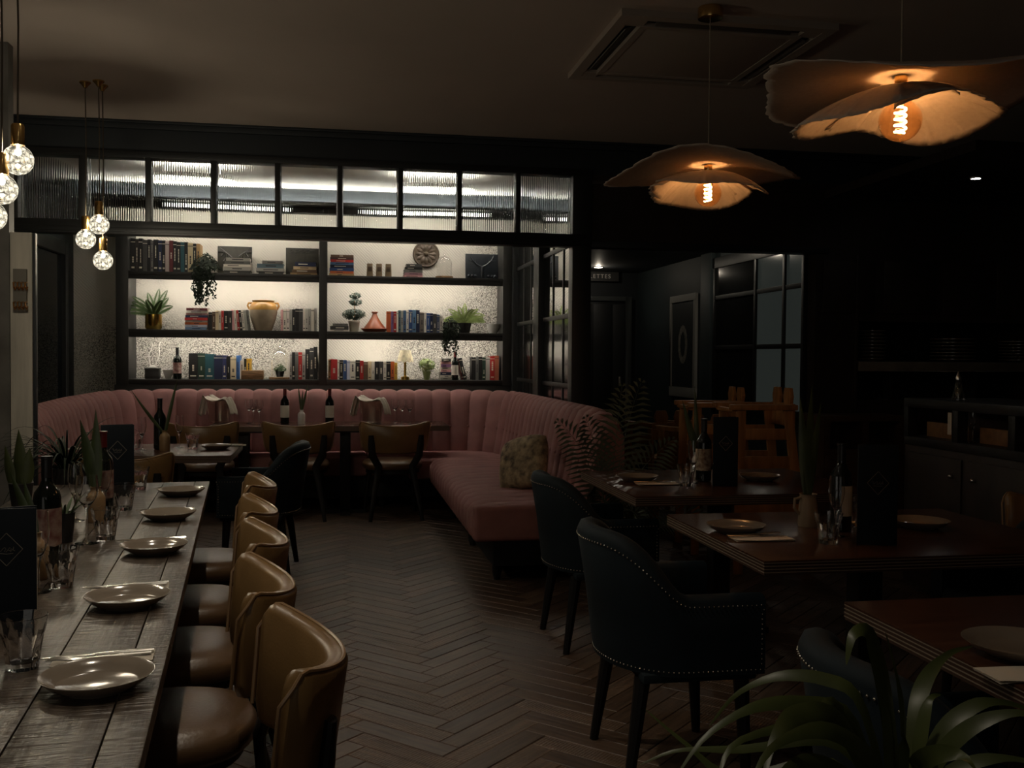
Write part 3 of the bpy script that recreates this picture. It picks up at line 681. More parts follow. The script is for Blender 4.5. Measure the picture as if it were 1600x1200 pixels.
def on_shelf(px, z, dy=0.12):
    p = at_y(px, 480, YB + dy); return Vector((p.x, YB + dy, z))
def leaf_mb(mb, base, direction, length, width, droop=0.5, segs=6, curl=0.0, mi=0, face=0.0):
    """a strap leaf: rises along direction and bends to the ground"""
    d = Vector(direction).normalized(); side = d.cross(Vector((0, 0, 1)))
    if side.length < 1e-3: side = Vector((1, 0, 0))
    side.normalize(); p = Vector(base); vs = []
    if face:                    # blade turned flat to the room
        side = side * (1 - face) + d.cross(Vector((0, 1, 0))).normalized() * face; side = (side - side.dot(d) * d).normalized()
    for i in range(segs + 1):
        t = i / segs
        w = width * math.sin(PI * min(1, 0.12 + 0.88 * t) ** 0.8) if t < 1 else 0.0005
        w = max(w, 0.0006)
        if face: side = (side - side.dot(d) * d).normalized()
        up = side.cross(d).normalized()
        vs += [p - side * w / 2 + up * w * 0.12, p - up * w * 0.05, p + side * w / 2 + up * w * 0.12]
        d = (d + Vector((0, 0, -droop / segs))).normalized(); p = p + d * (length / segs)
    fs = []
    for i in range(segs):
        a = i * 3; fs += [(a, a + 1, a + 4, a + 3), (a + 1, a + 2, a + 5, a + 4)]
    mb.add(vs, fs, mi)
def small_leaf(mb, c, n, s):
    n = Vector(n).normalized(); a = n.orthogonal().normalized(); b = n.cross(a)
    ang = rnd.uniform(0, 2 * PI); u = a * math.cos(ang) + b * math.sin(ang); v = n.cross(u)
    c = Vector(c)
    mb.add([c - u * s, c - v * s * 0.5 + n * s * 0.12, c + u * s, c + v * s * 0.5 + n * s * 0.12], [(0, 1, 2, 3)])
def frond(mb, base, direction, length, width, droop, n=12, leaf=0.05, lw=0.008, face=0.7):
    d = Vector(direction).normalized(); p = Vector(base); pts = [p.copy()]
    side = d.cross(Vector((0, 0, 1)));  side = side.normalized() if side.length > 1e-3 else Vector((1, 0, 0))
    for i in range(n):
        t = (i + 1) / n
        d = (d + Vector((0, 0, -droop / n))).normalized(); p = p + d * length / n; pts.append(p.copy())
        fl = d.cross(Vector((0, 1, 0)))
        if fl.length > 0.05:
            fl.normalize()
            if fl.dot(side) < 0: fl = -fl
            side = (side * (1 - face) + fl * face); side = (side - side.dot(d) * d).normalized()
        ll = width * (math.sin(PI * (0.12 + 0.86 * t)) ** 0.7)
        for s_ in (-1, 1):
            q = (side * s_ * 0.85 + d * 0.55 + Vector((0, 0, -0.15))).normalized()
            nn = d.cross(q).normalized()
            e = q.cross(nn).normalized()
            mb.add([p - e * lw / 2, p + q * ll * 0.5 - e * lw * 0.6, p + q * ll + Vector((0, 0, -ll * 0.15)), p + q * ll * 0.5 + e * lw * 0.6], [(0, 1, 2, 3)])
    mb.tube(pts, [max(0.0008, lw * 0.35 * (1 - i / len(pts))) for i in range(len(pts))], 5)
nofix = dict(fix=False, weld=False, smooth=60)

# carved tiles
def carved(px0, px1, h_px, z, lab, mat, motif, name='carved_tile'):
    xa, xb = at_y(px0, 480, YB + 0.2).x, at_y(px1, 480, YB + 0.2).x
    w, h = xb - xa, h_px * PXM
    t = thing(name, lab, 'tile', ((xa + xb) / 2, YB + 0.24, z))
    MB().span((-w / 2, 0, 0), (w / 2, 0.022, h)).build('slab', mat, t, bevel=0.004)
    mb = MB(); motif(mb, w, h); mb.build('relief', mat, t)
    t.rotation_euler = (-0.05, 0, 0); return t
olive = M('carved_olive', (0.030, 0.027, 0.018), 0.4, var=0.4, scale=25)
slate = M('carved_slate', (0.016, 0.020, 0.025), 0.35, var=0.3, scale=20)
def waves(mb, w, h):
    for s_ in (-1, 1):
        for k in range(6):
            r = 0.02 + k * w * 0.085
            pts = [(s_ * (w * 0.48 - r * math.sin(a)), -0.002, h * 0.96 - r * (1 - math.cos(a)) * 0.9 - 0.02 * k * 0.4) for a in [i * PI / 14 for i in range(12)] if r * math.sin(a) < w * 0.47 and h * 0.96 - r * (1 - math.cos(a)) * 0.9 - 0.008 * k > 0.01]
            if len(pts) > 2: mb.tube(pts, 0.0075, 6)
carved(339, 393, 47, Z1T, 'square carved olive tile with ripple pattern on the top left shelf', olive, waves)
def plainrel(mb, w, h):
    for k in range(4): mb.tube([(-w * 0.4 + i * w * 0.08, -0.001, h * (0.93 - 0.035 * k) + 0.006 * math.sin(i * 1.3 + k)) for i in range(11)], 0.003, 5)
carved(446, 498, 47, Z1T, 'square plain dark tile behind books at the end of the top left shelf', olive, plainrel)
def antlers(mb, w, h):
    mb.tube([(0, -0.004, h * 0.1), (0, -0.012, h * 0.35), (0, -0.006, h * 0.52)], [0.012, 0.02, 0.014], 8)
    for s_ in (-1, 1):
        mb.tube([(0, -0.004, h * 0.5), (s_ * w * 0.16, -0.004, h * 0.6), (s_ * w * 0.30, -0.004, h * 0.78), (s_ * w * 0.36, -0.003, h * 0.92)], [0.010, 0.009, 0.007, 0.004], 6)
        mb.tube([(s_ * w * 0.2, -0.004, h * 0.64), (s_ * w * 0.2, -0.004, h * 0.84)], [0.006, 0.003], 6)
        mb.tube([(s_ * w * 0.27, -0.004, h * 0.73), (s_ * w * 0.42, -0.004, h * 0.76)], [0.006, 0.003], 6)
        for k in range(3): mb.sphere((s_ * w * (0.2 + 0.1 * k), -0.004, h * 0.16), 0.016, 8, 6)
carved(728, 779, 45, Z1T, 'dark slate relief tile with antler shape at the top right corner', slate, antlers)
# rosette
ros_m = M('rosette_wood', (0.085, 0.058, 0.036), 0.5, var=0.4, scale=20)
p = at_y(666, 397, YW - 0.03)
rt = thing('carved_rosette', 'round brown carved flower rosette hanging on the bookcase back wall', 'ornament', (p.x, YW - 0.002, p.z))
RX = Matrix.Rotation(PI / 2, 4, 'X')
MB().lathe([(1e-6, 0), (0.132, 0), (0.132, 0.018), (0.122, 0.026), (0.112, 0.018), (1e-6, 0.016)], 36, mat=RX).build('disc', ros_m, rt)
for k in range(12):
    a = 2 * PI * k / 12
    MB().grid(lambda u, v: (0.03 + 0.075 * u, (v - 0.5) * 0.05 * math.sin(PI * (0.15 + 0.8 * u)), 0.017 + 0.014 * math.sin(PI * u) * (1 - (2 * v - 1) ** 2)), 6, 4, mat=RX @ Matrix.Rotation(a, 4, 'Z')).build('petal', ros_m, rt, fix=False)
MB().sphere((0, 0, 0.02), 0.024, 14, 8, mat=RX).build('boss', ros_m, rt)

# ivy pot that trails over the top shelf
def ivy(name, px, z, lab, drop, spread, pot_r, pot_h, n, mat, s=0.012, pm=pot_dark, dy=0.06, up=0.06):
    t = thing(name, lab, 'plant', on_shelf(px, z, dy))
    MB().lathe([(pot_r * 0.75, 0), (pot_r, pot_h), (pot_r * 0.92, pot_h), (pot_r * 0.85, pot_h * 0.85), (1e-6, pot_h * 0.85)], 20).build('pot', pm, t)
    mb = MB()
    for i in range(n):
        a = rnd.uniform(0, 2 * PI); r = spread * math.sqrt(rnd.random()); hh = pot_h + up * rnd.random() * (1 - (r / spread) ** 2) - (r / spread) ** 2 * 0.06
        y = math.sin(a) * r * 0.7
        small_leaf(mb, (math.cos(a) * r, min(y, 0.10), max(0.012, hh) if y > -dy - 0.005 else hh), (math.cos(a), math.sin(a) - 0.4, 0.8 + rnd.random()), s * rnd.uniform(0.7, 1.2))
    st_ = MB()
    for k in range(20):
        x = rnd.uniform(-spread * 0.75, spread * 0.75); ln = drop * rnd.uniform(0.45, 1.0)
        pts = [(x * 0.4, 0.0, pot_h * 0.95), (x * 0.8, -dy * 0.8, pot_h * 0.9), (x, -dy - 0.03, pot_h * 0.4)]
        m_ = int(ln / 0.022)
        for j in range(m_):
            pts.append((x + 0.012 * math.sin(j * 1.1 + k), -dy - 0.035 + 0.006 * math.sin(j * 2.0 + k), pot_h * 0.4 - (j + 1) * ln / m_))
        st_.tube(pts, 0.0012, 4)
        for q in pts[2:]:
            for _ in range(2): small_leaf(mb, (q[0] + rnd.uniform(-0.016, 0.016), q[1] - rnd.uniform(0, 0.012), q[2] + rnd.uniform(-0.01, 0.01)), (rnd.uniform(-.6, .6), -1, rnd.uniform(-.2, .6)), s * rnd.uniform(0.6, 1.1))
    st_.build('stem', mat, t, **nofix)
    f = mb.build('foliage', mat, t, **nofix); f['kind'] = 'stuff'
    return t
ivy('trailing_ivy', 321, Z1T, 'dark trailing ivy hanging down from the top left shelf', 0.34, 0.14, 0.06, 0.09, 620, leaf_dark, s=0.019, up=0.10)
ivy('trailing_ivy', 704, Z2T, 'trailing ivy in a dark pot hanging over the middle right shelf', 0.26, 0.10, 0.075, 0.10, 260, leaf_dark, s=0.014, up=0.05, dy=0.09)
# pale fern growing out of that pot's neighbour
t = thing('boston_fern', 'light green fern fanning out over the middle right shelf', 'plant', on_shelf(726, Z2T, 0.16))
MB().lathe([(0.05, 0), (0.07, 0.10), (0.063, 0.10), (0.058, 0.085), (1e-6, 0.085)], 20).build('pot', pot_dark, t)
for k in range(13):
    a = -PI * 0.05 + k * PI * 1.1 / 12
    mb = MB(); frond(mb, (0, 0, 0.09), (math.cos(a), -0.25 * abs(math.sin(k)), 0.9 + 0.6 * math.sin(a)), rnd.uniform(0.17, 0.24), 0.038, rnd.uniform(0.9, 1.7), 22, lw=0.009)
    mb.build('frond', leaf_pale, t, **nofix)
# fern in gold pot
t = thing('potted_fern', 'green fern in a shiny gold pot on the middle left shelf', 'plant', on_shelf(240, Z2T, 0.12))
MB().lathe([(0.062, 0), (0.075, 0.02), (0.074, 0.14), (0.069, 0.14), (0.066, 0.12), (1e-6, 0.12)], 28).build('pot', gold, t)
for a, e, ln, dr in ((0.1, 1.2, 0.2, 0.9), (0.5, 2.4, 0.27, 0.5), (1.1, 3.0, 0.26, 0.35), (1.9, 1.8, 0.23, 0.7), (2.5, 1.1, 0.24, 0.9), (3.0, 0.9, 0.27, 0.9), (3.4, 0.7, 0.24, 1.0), (2.8, 1.6, 0.26, 0.8), (5.2, 1.4, 0.20, 1.0), (4.4, 1.6, 0.18, 0.9), (0.8, 1.6, 0.22, 0.8)):
    mb = MB(); frond(mb, (0, 0, 0.12), (math.cos(a), 0.4 * math.sin(a) - 0.15, e), ln, 0.042, dr, 26, lw=0.009); mb.build('frond', leaf_mid, t, **nofix)
# ochre jar
ochre = M('ochre_glaze', (0.46, 0.24, 0.055), 0.3, var=0.35, scale=10)
jar_c = M('jar_clay', (0.44, 0.35, 0.24), 0.6, var=0.3, scale=9)
t = thing('storage_jar', 'two-handled clay jar with ochre glazed neck on the middle left shelf', 'jar', on_shelf(411.5, Z2T, 0.15))
MB().lathe([(0.075, 0), (0.085, 0.02), (0.118, 0.12), (0.128, 0.17), (0.128, 0.20)], 32).build('body', jar_c, t)
MB().lathe([(0.1285, 0.195), (0.128, 0.225), (0.112, 0.255), (0.098, 0.268), (0.105, 0.285), (0.098, 0.287), (0.09, 0.265), (0.08, 0.24)], 32).build('neck', ochre, t, fix=False)
for s_ in (-1, 1): MB().tube([(s_ * 0.10, 0, 0.262), (s_ * 0.135, 0, 0.262), (s_ * 0.145, 0, 0.235), (s_ * 0.125, 0, 0.20)], 0.009, 8).build('handle', ochre, t)
# branch sculpture
t = thing('branch_sculpture', 'bare silver branch rising from a small dark box', 'ornament', on_shelf(238.5, ZB, 0.12))
MB().span((-0.062, -0.05, 0), (0.062, 0.05, 0.085)).span((-0.066, -0.054, 0.085), (0.066, 0.054, 0.10)).build('box', pot_dark, t, bevel=0.003)
mb = MB(); mb.tube([(-0.02, 0, 0.098), (-0.03, 0, 0.16), (-0.035, 0, 0.22), (-0.01, 0, 0.28), (0.0, 0, 0.33)], [0.008, 0.006, 0.005, 0.004, 0.002], 6)
mb.tube([(0.0, 0, 0.098), (0.03, 0, 0.15), (0.06, 0, 0.22), (0.055, 0, 0.30), (0.07, 0, 0.345)], [0.007, 0.006, 0.005, 0.004, 0.002], 6)
mb.tube([(0.035, 0, 0.16), (0.08, 0, 0.18), (0.105, 0, 0.22)], [0.005, 0.004, 0.002], 6)
mb.tube([(-0.033, 0, 0.20), (-0.08, 0, 0.21), (-0.10, 0, 0.19)], [0.005, 0.004, 0.002], 6)
mb.sphere((0.0, 0, 0.105), 0.035, 12, 8, sz=0.6)
mb.build('branch', M('silver_branch', (0.5, 0.47, 0.42), 0.4), t)
def bowl(px, z, lab, r, h, mat, dy=0.12):
    o = MB().lathe([(r * 0.55, 0), (r * 0.6, 0.006), (r * 0.9, h * 0.6), (r, h), (r * 0.94, h), (r * 0.82, h * 0.55), (1e-6, 0.012)], 28).build('bowl', mat)
    o.location = on_shelf(px, z, dy); return tag(o, lab, 'bowl')
bowl(263, ZB, 'small white bowl left of the wine bottle on the bottom left shelf', 0.048, 0.085, ceramic_white)
bowl(771, Z2T, 'white bowl at the right end of the middle right shelf', 0.068, 0.092, ceramic_white)
# rustic box
wb = MB().span((-0.10, -0.05, 0), (0.10, 0.05, 0.085)).build('wooden_block', wood_rustic, bevel=0.008)
wb.location = on_shelf(395, ZB, 0.056); tag(wb, 'rough wooden block in front of the books on the bottom left shelf', 'block')
# cloche over a plant
def cloche(px, z, lab, r, h, plant, dy=0.12):
    t = thing('glass_cloche', lab, 'cloche', on_shelf(px, z, dy))
    MB().lathe([(1e-6, 0), (r * 1.15, 0), (r * 1.15, 0.022), (1e-6, 0.022)], 28).build('board', wood_rustic, t, bevel=0.004)
    prof = [(r, 0.023)] + [(r, 0.023 + h * 0.62)] + [(r * math.cos(a), 0.023 + h * 0.62 + (h * 0.38) * math.sin(a)) for a in [i * PI / 2 / 8 for i in range(1, 8)]] + [(1e-6, 0.023 + h)]
    MB().lathe(prof, 28).build('dome', thin_glass, t, fix=False)
    MB().lathe([(1e-6, 0.023 + h), (0.006, 0.027 + h), (0.01, 0.036 + h), (0.006, 0.045 + h), (1e-6, 0.048 + h)], 12).build('knob', thin_glass, t)
    if plant:
        MB().lathe([(0.03, 0.0225), (0.042, 0.08), (0.036, 0.08), (1e-6, 0.07)], 18).build('pot', pot_dark, t)
        mb = MB()
        for i in range(190):
            a = rnd.uniform(0, 2 * PI); rr = 0.062 * math.sqrt(rnd.random()); small_leaf(mb, (rr * math.cos(a), rr * math.sin(a), 0.08 + 0.065 * rnd.random() * (1 - (rr / 0.075) ** 2)), (math.cos(a), math.sin(a), 1), 0.011)
        f = mb.build('foliage', leaf_mid, t, **nofix); f['kind'] = 'stuff'
    return t
cloche(437.5, ZB, 'tall glass cloche over a small green plant on the bottom left shelf', 0.088, 0.27, True)
cloche(694, Z1T, 'empty glass cloche right of the rosette on the top right shelf', 0.075, 0.20, False)
# three tan holders
for i, (pxc, lab) in enumerate(((577.5, 'leftmost of three tan wooden holders on the top right shelf'), (592, 'middle one of three tan wooden holders on the top right shelf'), (606.5, 'rightmost of three tan wooden holders on the top right shelf'))):
    t = thing('wooden_holder', lab, 'holder', on_shelf(pxc, Z1T, 0.08), group='tan wooden holders')
    hm = M('holder_wood', (0.24, 0.165, 0.09), 0.6, var=0.3, scale=12)
    w0, w1, hh = 0.030, 0.026, 0.125
    mb = MB().add([(-w0, -w0, 0), (w0, -w0, 0), (w0, w0, 0), (-w0, w0, 0), (-w1, -w1, hh), (w1, -w1, hh), (w1, w1, hh), (-w1, w1, hh)], [(3, 2, 1, 0), (4, 5, 6, 7), (0, 1, 5, 4), (1, 2, 6, 5), (2, 3, 7, 6), (3, 0, 4, 7)])
    mb.build('block', hm, t, bevel=0.002)
    MB().span((-0.019, -w0 - 0.002, 0.05), (0.019, -w0 + 0.004, 0.095)).build('plaque', M('holder_dark', (0.10, 0.065, 0.035), 0.6), t, bevel=0.002)
# topiary tree
t = thing('topiary_tree', 'small two-tier topiary tree in a cream pot on the middle right shelf', 'plant', on_shelf(553.5, Z2T, 0.11))
MB().lathe([(0.042, 0), (0.052, 0.085), (0.056, 0.09), (0.056, 0.105), (0.048, 0.105), (1e-6, 0.09)], 24).build('pot', ceramic_cream, t)
MB().tube([(0, 0, 0.09), (0.006, 0, 0.2), (0.0, 0, 0.36)], [0.006, 0.005, 0.003], 6).build('trunk', wood_rustic, t)
def blob(mb, c, rx, rz, n, s):
    for i in range(n):
        a = rnd.uniform(0, 2 * PI); u = rnd.uniform(-1, 1); q = math.sqrt(1 - u * u); k = 0.75 + 0.3 * rnd.random()
        small_leaf(mb, (c[0] + rx * k * q * math.cos(a), c[1] + rx * 0.8 * k * q * math.sin(a), c[2] + rz * k * u), (q * math.cos(a), q * math.sin(a), u + 0.2), s)
mb = MB(); blob(mb, (0, 0, 0.165), 0.11, 0.055, 520, 0.013); blob(mb, (0.01, 0, 0.285), 0.065, 0.035, 200, 0.012); blob(mb, (0.01, 0, 0.345), 0.06, 0.03, 150, 0.012)
f = mb.build('foliage', M('leaf_spruce', (0.055, 0.082, 0.058), 0.6, var=0.4, scale=20), t, **nofix); f['kind'] = 'stuff'
# tagine
t = thing('tagine', 'terracotta tagine with tall cone lid on the middle right shelf', 'tagine', on_shelf(585.5, Z2T, 0.14))
MB().lathe([(0.085, 0), (0.105, 0.008), (0.13, 0.03), (0.128, 0.036), (0.112, 0.03), (1e-6, 0.02)], 32).build('dish', terracotta, t)
MB().lathe([(0.106, 0.031), (0.098, 0.05), (0.062, 0.095), (0.034, 0.14), (0.022, 0.17), (0.02, 0.178), (0.031, 0.19), (0.03, 0.196), (1e-6, 0.197)], 32).build('lid', terracotta, t)
# crochet lamp
t = thing('table_lamp', 'little cream scalloped lamp with gold stem on the bottom right shelf', 'lamp', on_shelf(633.5, ZB, 0.07))
MB().lathe([(0.04, 0), (0.04, 0.03), (0.018, 0.035), (0.012, 0.04), (0.012, 0.19), (1e-6, 0.19)], 20).build('stem', gold, t)
shade_m = M('crochet_shade', (0.70, 0.62, 0.42), 0.8, var=0.35, scale=30)
MB().grid(lambda u, v: ((0.048 + 0.03 * v + 0.004 * math.cos(u * 2 * PI * 9)) * math.cos(2 * PI * u), (0.048 + 0.03 * v + 0.004 * math.cos(u * 2 * PI * 9)) * math.sin(2 * PI * u), 0.285 - 0.11 * v + (0.008 * math.cos(u * 2 * PI * 9) if v > 0.9 else 0)), 72, 6, wrap_u=True).build('shade', shade_m, t, fix=False)
MB().lathe([(1e-6, 0.28), (0.048, 0.285)], 36).build('shade_top', shade_m, t, fix=False)
# pale green plant
t = thing('potted_plant', 'bushy pale green plant in a light green pot on the bottom right shelf', 'plant', on_shelf(667.5, ZB, 0.10))
MB().lathe([(0.025, 0), (0.042, 0.085), (0.037, 0.085), (1e-6, 0.075)], 22).build('pot', M('green_pot', (0.22, 0.26, 0.10), 0.5), t)
mb = MB(); blob(mb, (0, 0, 0.145), 0.082, 0.065, 420, 0.013); f = mb.build('foliage', leaf_pale, t, **nofix); f['kind'] = 'stuff'
# ================================================================== booth seating
def seg_path(pts, step):
    """resample a polyline at about equal steps, return points and inward normals (left of travel)"""
    P = [Vector(p) for p in pts]; out = []; acc = 0.0
    L_ = sum((P[i + 1] - P[i]).length for i in range(len(P) - 1)); n = round(L_ / step); st_ = L_ / n
    i = 0; d = 0.0
    for k in range(n + 1):
        tgt = k * st_
        while i < len(P) - 2 and d + (P[i + 1] - P[i]).length < tgt - 1e-6:
            d += (P[i + 1] - P[i]).length; i += 1
        t = (tgt - d) / (P[i + 1] - P[i]).length
        out.append(P[i].lerp(P[i + 1], min(t, 1)))
    return out
def arc(c, r, a0, a1, n):
    return [(c[0] + r * math.cos(a0 + (a1 - a0) * i / n), c[1] + r * math.sin(a0 + (a1 - a0) * i / n)) for i in range(n + 1)]
bq = thing('booth_banquette', 'pink velvet channel-back booth sofa wrapping around the far end of the room', 'sofa', (0, 9.0, 0))
# line along the front of the backrest, from the left arm round to the right arm
line = [(-1.50, 5.50), (-1.60, 6.10), (-1.69, 6.75), (-1.77, 7.6), (-1.79, 8.6)] + arc((-1.34, 8.75), 0.45, PI, PI / 2, 8) + arc((1.02, 8.75), 0.45, PI / 2, 0, 8) + [(1.47, 7.4), (1.47, 5.68)]
nodes = seg_path(line, 0.163)
def node_n(i):
    a = nodes[max(i - 1, 0)]; b = nodes[min(i + 1, len(nodes) - 1)]; t = (b - a).normalized()
    return Vector((t.y, -t.x))           # towards the booth's inside
PROF = [(0.02, 0.40), (0.015, 0.50), (-0.01, 0.62), (-0.03, 0.74), (-0.05, 0.86), (-0.07, 0.94), (-0.10, 0.995), (-0.145, 1.02), (-0.19, 1.01), (-0.215, 0.97), (-0.22, 0.85), (-0.22, 0.12)]
def prof_n(k):
    a = PROF[max(k - 1, 0)]; b = PROF[min(k + 1, len(PROF) - 1)]; d = Vector((b[0] - a[0], b[1] - a[1])).normalized()
    return Vector((d.y, -d.x))
def drop(i):                            # the ends of both arms slope down softly
    e = min(i, len(nodes) - 1 - i)
    return {0: 0.10, 1: 0.03, 2: 0.01}.get(e, 0.0)
NU = 8
for i in range(len(nodes) - 1):
    A, B = nodes[i], nodes[i + 1]; nA, nB = node_n(i), node_n(i + 1); dA, dB = drop(i), drop(i + 1)
    vs = []
    for u in range(NU + 1):
        t = u / NU; b = 0.020 * (1 - abs(2 * t - 1) ** 3.0) - 0.003
        for k, (d, z) in enumerate(PROF):
            pn = prof_n(k); bb = b if k < 9 else b * 0.3
            pos = A.lerp(B, t) + nA.lerp(nB, t).normalized() * (d + pn.x * bb)
            zz = z + pn.y * bb - (dA + (dB - dA) * t) * max(0, (z - 0.6) / 0.42)
            vs.append((pos.x, pos.y - 9.0, zz))
    m_ = len(PROF); fs = [(u * m_ + k, (u + 1) * m_ + k, (u + 1) * m_ + k + 1, u * m_ + k + 1) for u in range(NU) for k in range(m_ - 1)]
    for e in (0, NU): fs.append(tuple(e * m_ + k for k in range(m_)) if e == NU else tuple(reversed([k for k in range(m_)])))
    mb = MB(); mb.add(vs, fs); mb.build('back_channel', pink, bq, smooth=50)
for i in range(2, len(nodes) - 1):
    if nodes[i].x > 0.9 or i % 2:
        for z, dd in ((0.70, -0.02),):
            q = nodes[i] + node_n(i) * (dd + 0.004); MB().sphere((q.x, q.y - 9, z), 0.013, 10, 6).build('button', pink, bq)
# seats
seg = []
y = 5.66
while y < 8.40:
    seg.append((y, min(y + 0.163, 8.45))); y += 0.163
for (ya, yb) in seg:        # right arm: narrow channels across the seat
    def g(u, v, ya=ya, yb=yb):
        pr = [(1.50, 0.10), (1.50, 0.44), (1.40, 0.475), (1.2, 0.485), (1.0, 0.48), (0.88, 0.475), (0.82, 0.455), (0.79, 0.42), (0.785, 0.34), (0.80, 0.28), (1.50, 0.28)]
        x, z = pr[round(v * 10)]
        b = 0.010 * (1 - abs(2 * u - 1) ** 2.5)
        return (x - (b if x < 0.85 else 0), ya + (yb - ya) * u - 9, z + (b if 0.05 < v < 0.65 else 0))
    mb = MB().grid(g, 6, 10); mb.build('seat_channel', pink, bq, smooth=50, fix=False)
MB().span((0.782, 5.615 - 9, 0.28), (1.50, 5.72 - 9, 0.487)).build('seat_end', pink, bq, bevel=0.03, bseg=4)
for xa, xb in ((-1.20, -0.44), (-0.43, 0.27), (0.28, 0.80)):
    MB().span((xa, 8.68 - 9, 0.30), (xb, 9.22 - 9, 0.475)).build('seat_cushion', pink, bq, bevel=0.035, bseg=3)
MB().span((0.60, 8.40 - 9, 0.30), (1.50, 9.18 - 9, 0.472)).build('seat_cushion', pink, bq, bevel=0.035, bseg=3)
for ya, yb in ((5.6, 6.6), (6.61, 7.6), (7.61, 8.57)):
    xo = -1.50 - (ya - 5.5) * 0.10
    MB().span((xo - 0.12, ya - 9, 0.30), (xo + 0.32, yb - 9, 0.475)).build('seat_cushion', pink, bq, bevel=0.035, bseg=3)
MB().span((-1.80, 8.58 - 9, 0.30), (-1.20, 9.15 - 9, 0.475)).build('seat_cushion', pink, bq, bevel=0.035, bseg=3)
pl = M('plinth', (0.006, 0.006, 0.006), 0.6)
MB().span((0.92, 5.80 - 9, 0.10), (1.62, 9.2 - 9, 0.28)).span((-1.7, 8.81 - 9, 0.10), (1.62, 9.40 - 9, 0.30)).span((-1.75, 5.7 - 9, 0.10), (-1.34, 9.2 - 9, 0.30)).build('plinth', pl, bq, bevel=0.006)
for fx, fy in ((0.96, 5.9), (1.5, 5.9), (0.96, 7.0), (0.96, 8.2), (0.4, 8.9), (-0.5, 8.9), (-1.40, 6.0), (-1.40, 7.4)):
    MB().lathe([(0.018, 0), (0.03, 0.05), (0.03, 0.10), (1e-6, 0.10)], 12, (fx, fy - 9, 0)).build('foot', ebony, bq)

# cushion on the booth
cush = M('cushion_fabric', (0.33, 0.25, 0.15), 0.85, var=0.75, scale=22, col2=(0.055, 0.04, 0.028), sheen=0.2)
cp = at_z(808, 742, 0.485)
t = thing('throw_cushion', 'tan patterned square cushion leaning on the pink booth', 'cushion', (1.19, 6.32, 0.488), 0)
def cu(u, v):
    a, b = 2 * u - 1, 2 * v - 1
    r = (1 - a ** 4) * (1 - b ** 4)
    pinch = 1 - 0.10 * (a * a * b * b)
    return a, b, r, pinch
S = 0.19
mb = MB()
for sg in (-1, 1):
    mb.grid(lambda u, v: (lambda q: (q[0] * S * q[3], sg * 0.07 * (max(q[2], 0) ** 0.5), (q[1] + 1) * S * q[3] if q[3] else 0))(cu(u, v)), 16, 16)
c_ = mb.build('cover', cush, t, smooth=60); c_.rotation_euler = (0.0, -0.28, 0)
t.rotation_euler = (-0.42, 0.0, math.radians(-52))

# ================================================================== tables
TZ = 0.75
Ta, Tb = Vector((-0.588, 4.848)), Vector((-0.304, 1.764))
tdir = (Tb - Ta).normalized()               # towards the camera
TA = math.atan2(tdir.y, tdir.x) + PI / 2    # turn of the long table

tleft = Vector((tdir.y, -tdir.x))
if tleft.x > 0: tleft = -tleft
def plank_mat():
    m, nt, out = new_mat('table_plank')
    p_ = N(nt, 'ShaderNodeBsdfPrincipled')
    tc = N(nt, 'ShaderNodeTexCoord'); oi = N(nt, 'ShaderNodeObjectInfo')
    mp = N(nt, 'ShaderNodeMapping'); mp.inputs['Scale'].default_value = (14, 1.6, 4)
    va = N(nt, 'ShaderNodeVectorMath', operation='ADD')
    nt.links.new(tc.outputs['Object'], mp.inputs[0]); nt.links.new(mp.outputs[0], va.inputs[0]); nt.links.new(oi.outputs['Random'], va.inputs[1])
    no = N(nt, 'ShaderNodeTexNoise'); no.inputs['Scale'].default_value = 3.0; no.inputs['Detail'].default_value = 7; nt.links.new(va.outputs[0], no.inputs['Vector'])
    ra = N(nt, 'ShaderNodeValToRGB'); ra.color_ramp.elements[0].position = 0.3; ra.color_ramp.elements[1].position = 0.75
    ra.color_ramp.elements[0].color = (0.030, 0.021, 0.016, 1); ra.color_ramp.elements[1].color = (0.125, 0.096, 0.072, 1)
    nt.links.new(no.outputs[0], ra.inputs[0]); nt.links.new(ra.outputs[0], p_.inputs['Base Color'])
    rr = N(nt, 'ShaderNodeMapRange'); rr.inputs[3].default_value = 0.22; rr.inputs[4].default_value = 0.44; nt.links.new(no.outputs[0], rr.inputs[0]); nt.links.new(rr.outputs[0], p_.inputs['Roughness'])
    m2 = N(nt, 'ShaderNodeMapping'); m2.inputs['Scale'].default_value = (1.2, 24, 4); nt.links.new(tc.outputs['Object'], m2.inputs[0])
    sw = N(nt, 'ShaderNodeTexNoise'); sw.inputs['Scale'].default_value = 3.0; sw.inputs['Detail'].default_value = 3; nt.links.new(m2.outputs[0], sw.inputs['Vector'])
    gate = N(nt, 'ShaderNodeTexNoise'); gate.inputs['Scale'].default_value = 2.2; nt.links.new(tc.outputs['Object'], gate.inputs['Vector'])
    mu = N(nt, 'ShaderNodeMath', operation='MULTIPLY'); nt.links.new(sw.outputs[0], mu.inputs[0]); nt.links.new(gate.outputs[0], mu.inputs[1])
    ad = N(nt, 'ShaderNodeMath', operation='MULTIPLY_ADD'); ad.inputs[1].default_value = 0.25; nt.links.new(no.outputs[0], ad.inputs[0]); nt.links.new(mu.outputs[0], ad.inputs[2])
    bp = N(nt, 'ShaderNodeBump'); bp.inputs['Strength'].default_value = 0.8; bp.inputs['Distance'].default_value = 0.015
    nt.links.new(ad.outputs[0], bp.inputs['Height']); nt.links.new(bp.outputs[0], p_.inputs['Normal'])
    nt.links.new(p_.outputs[0], out.inputs[0]); return m
plank_m = plank_mat()
LT = thing('long_plank_table', 'long rustic plank dining table laid with five plates at the left', 'table', (Ta.x, Ta.y, 0), TA)
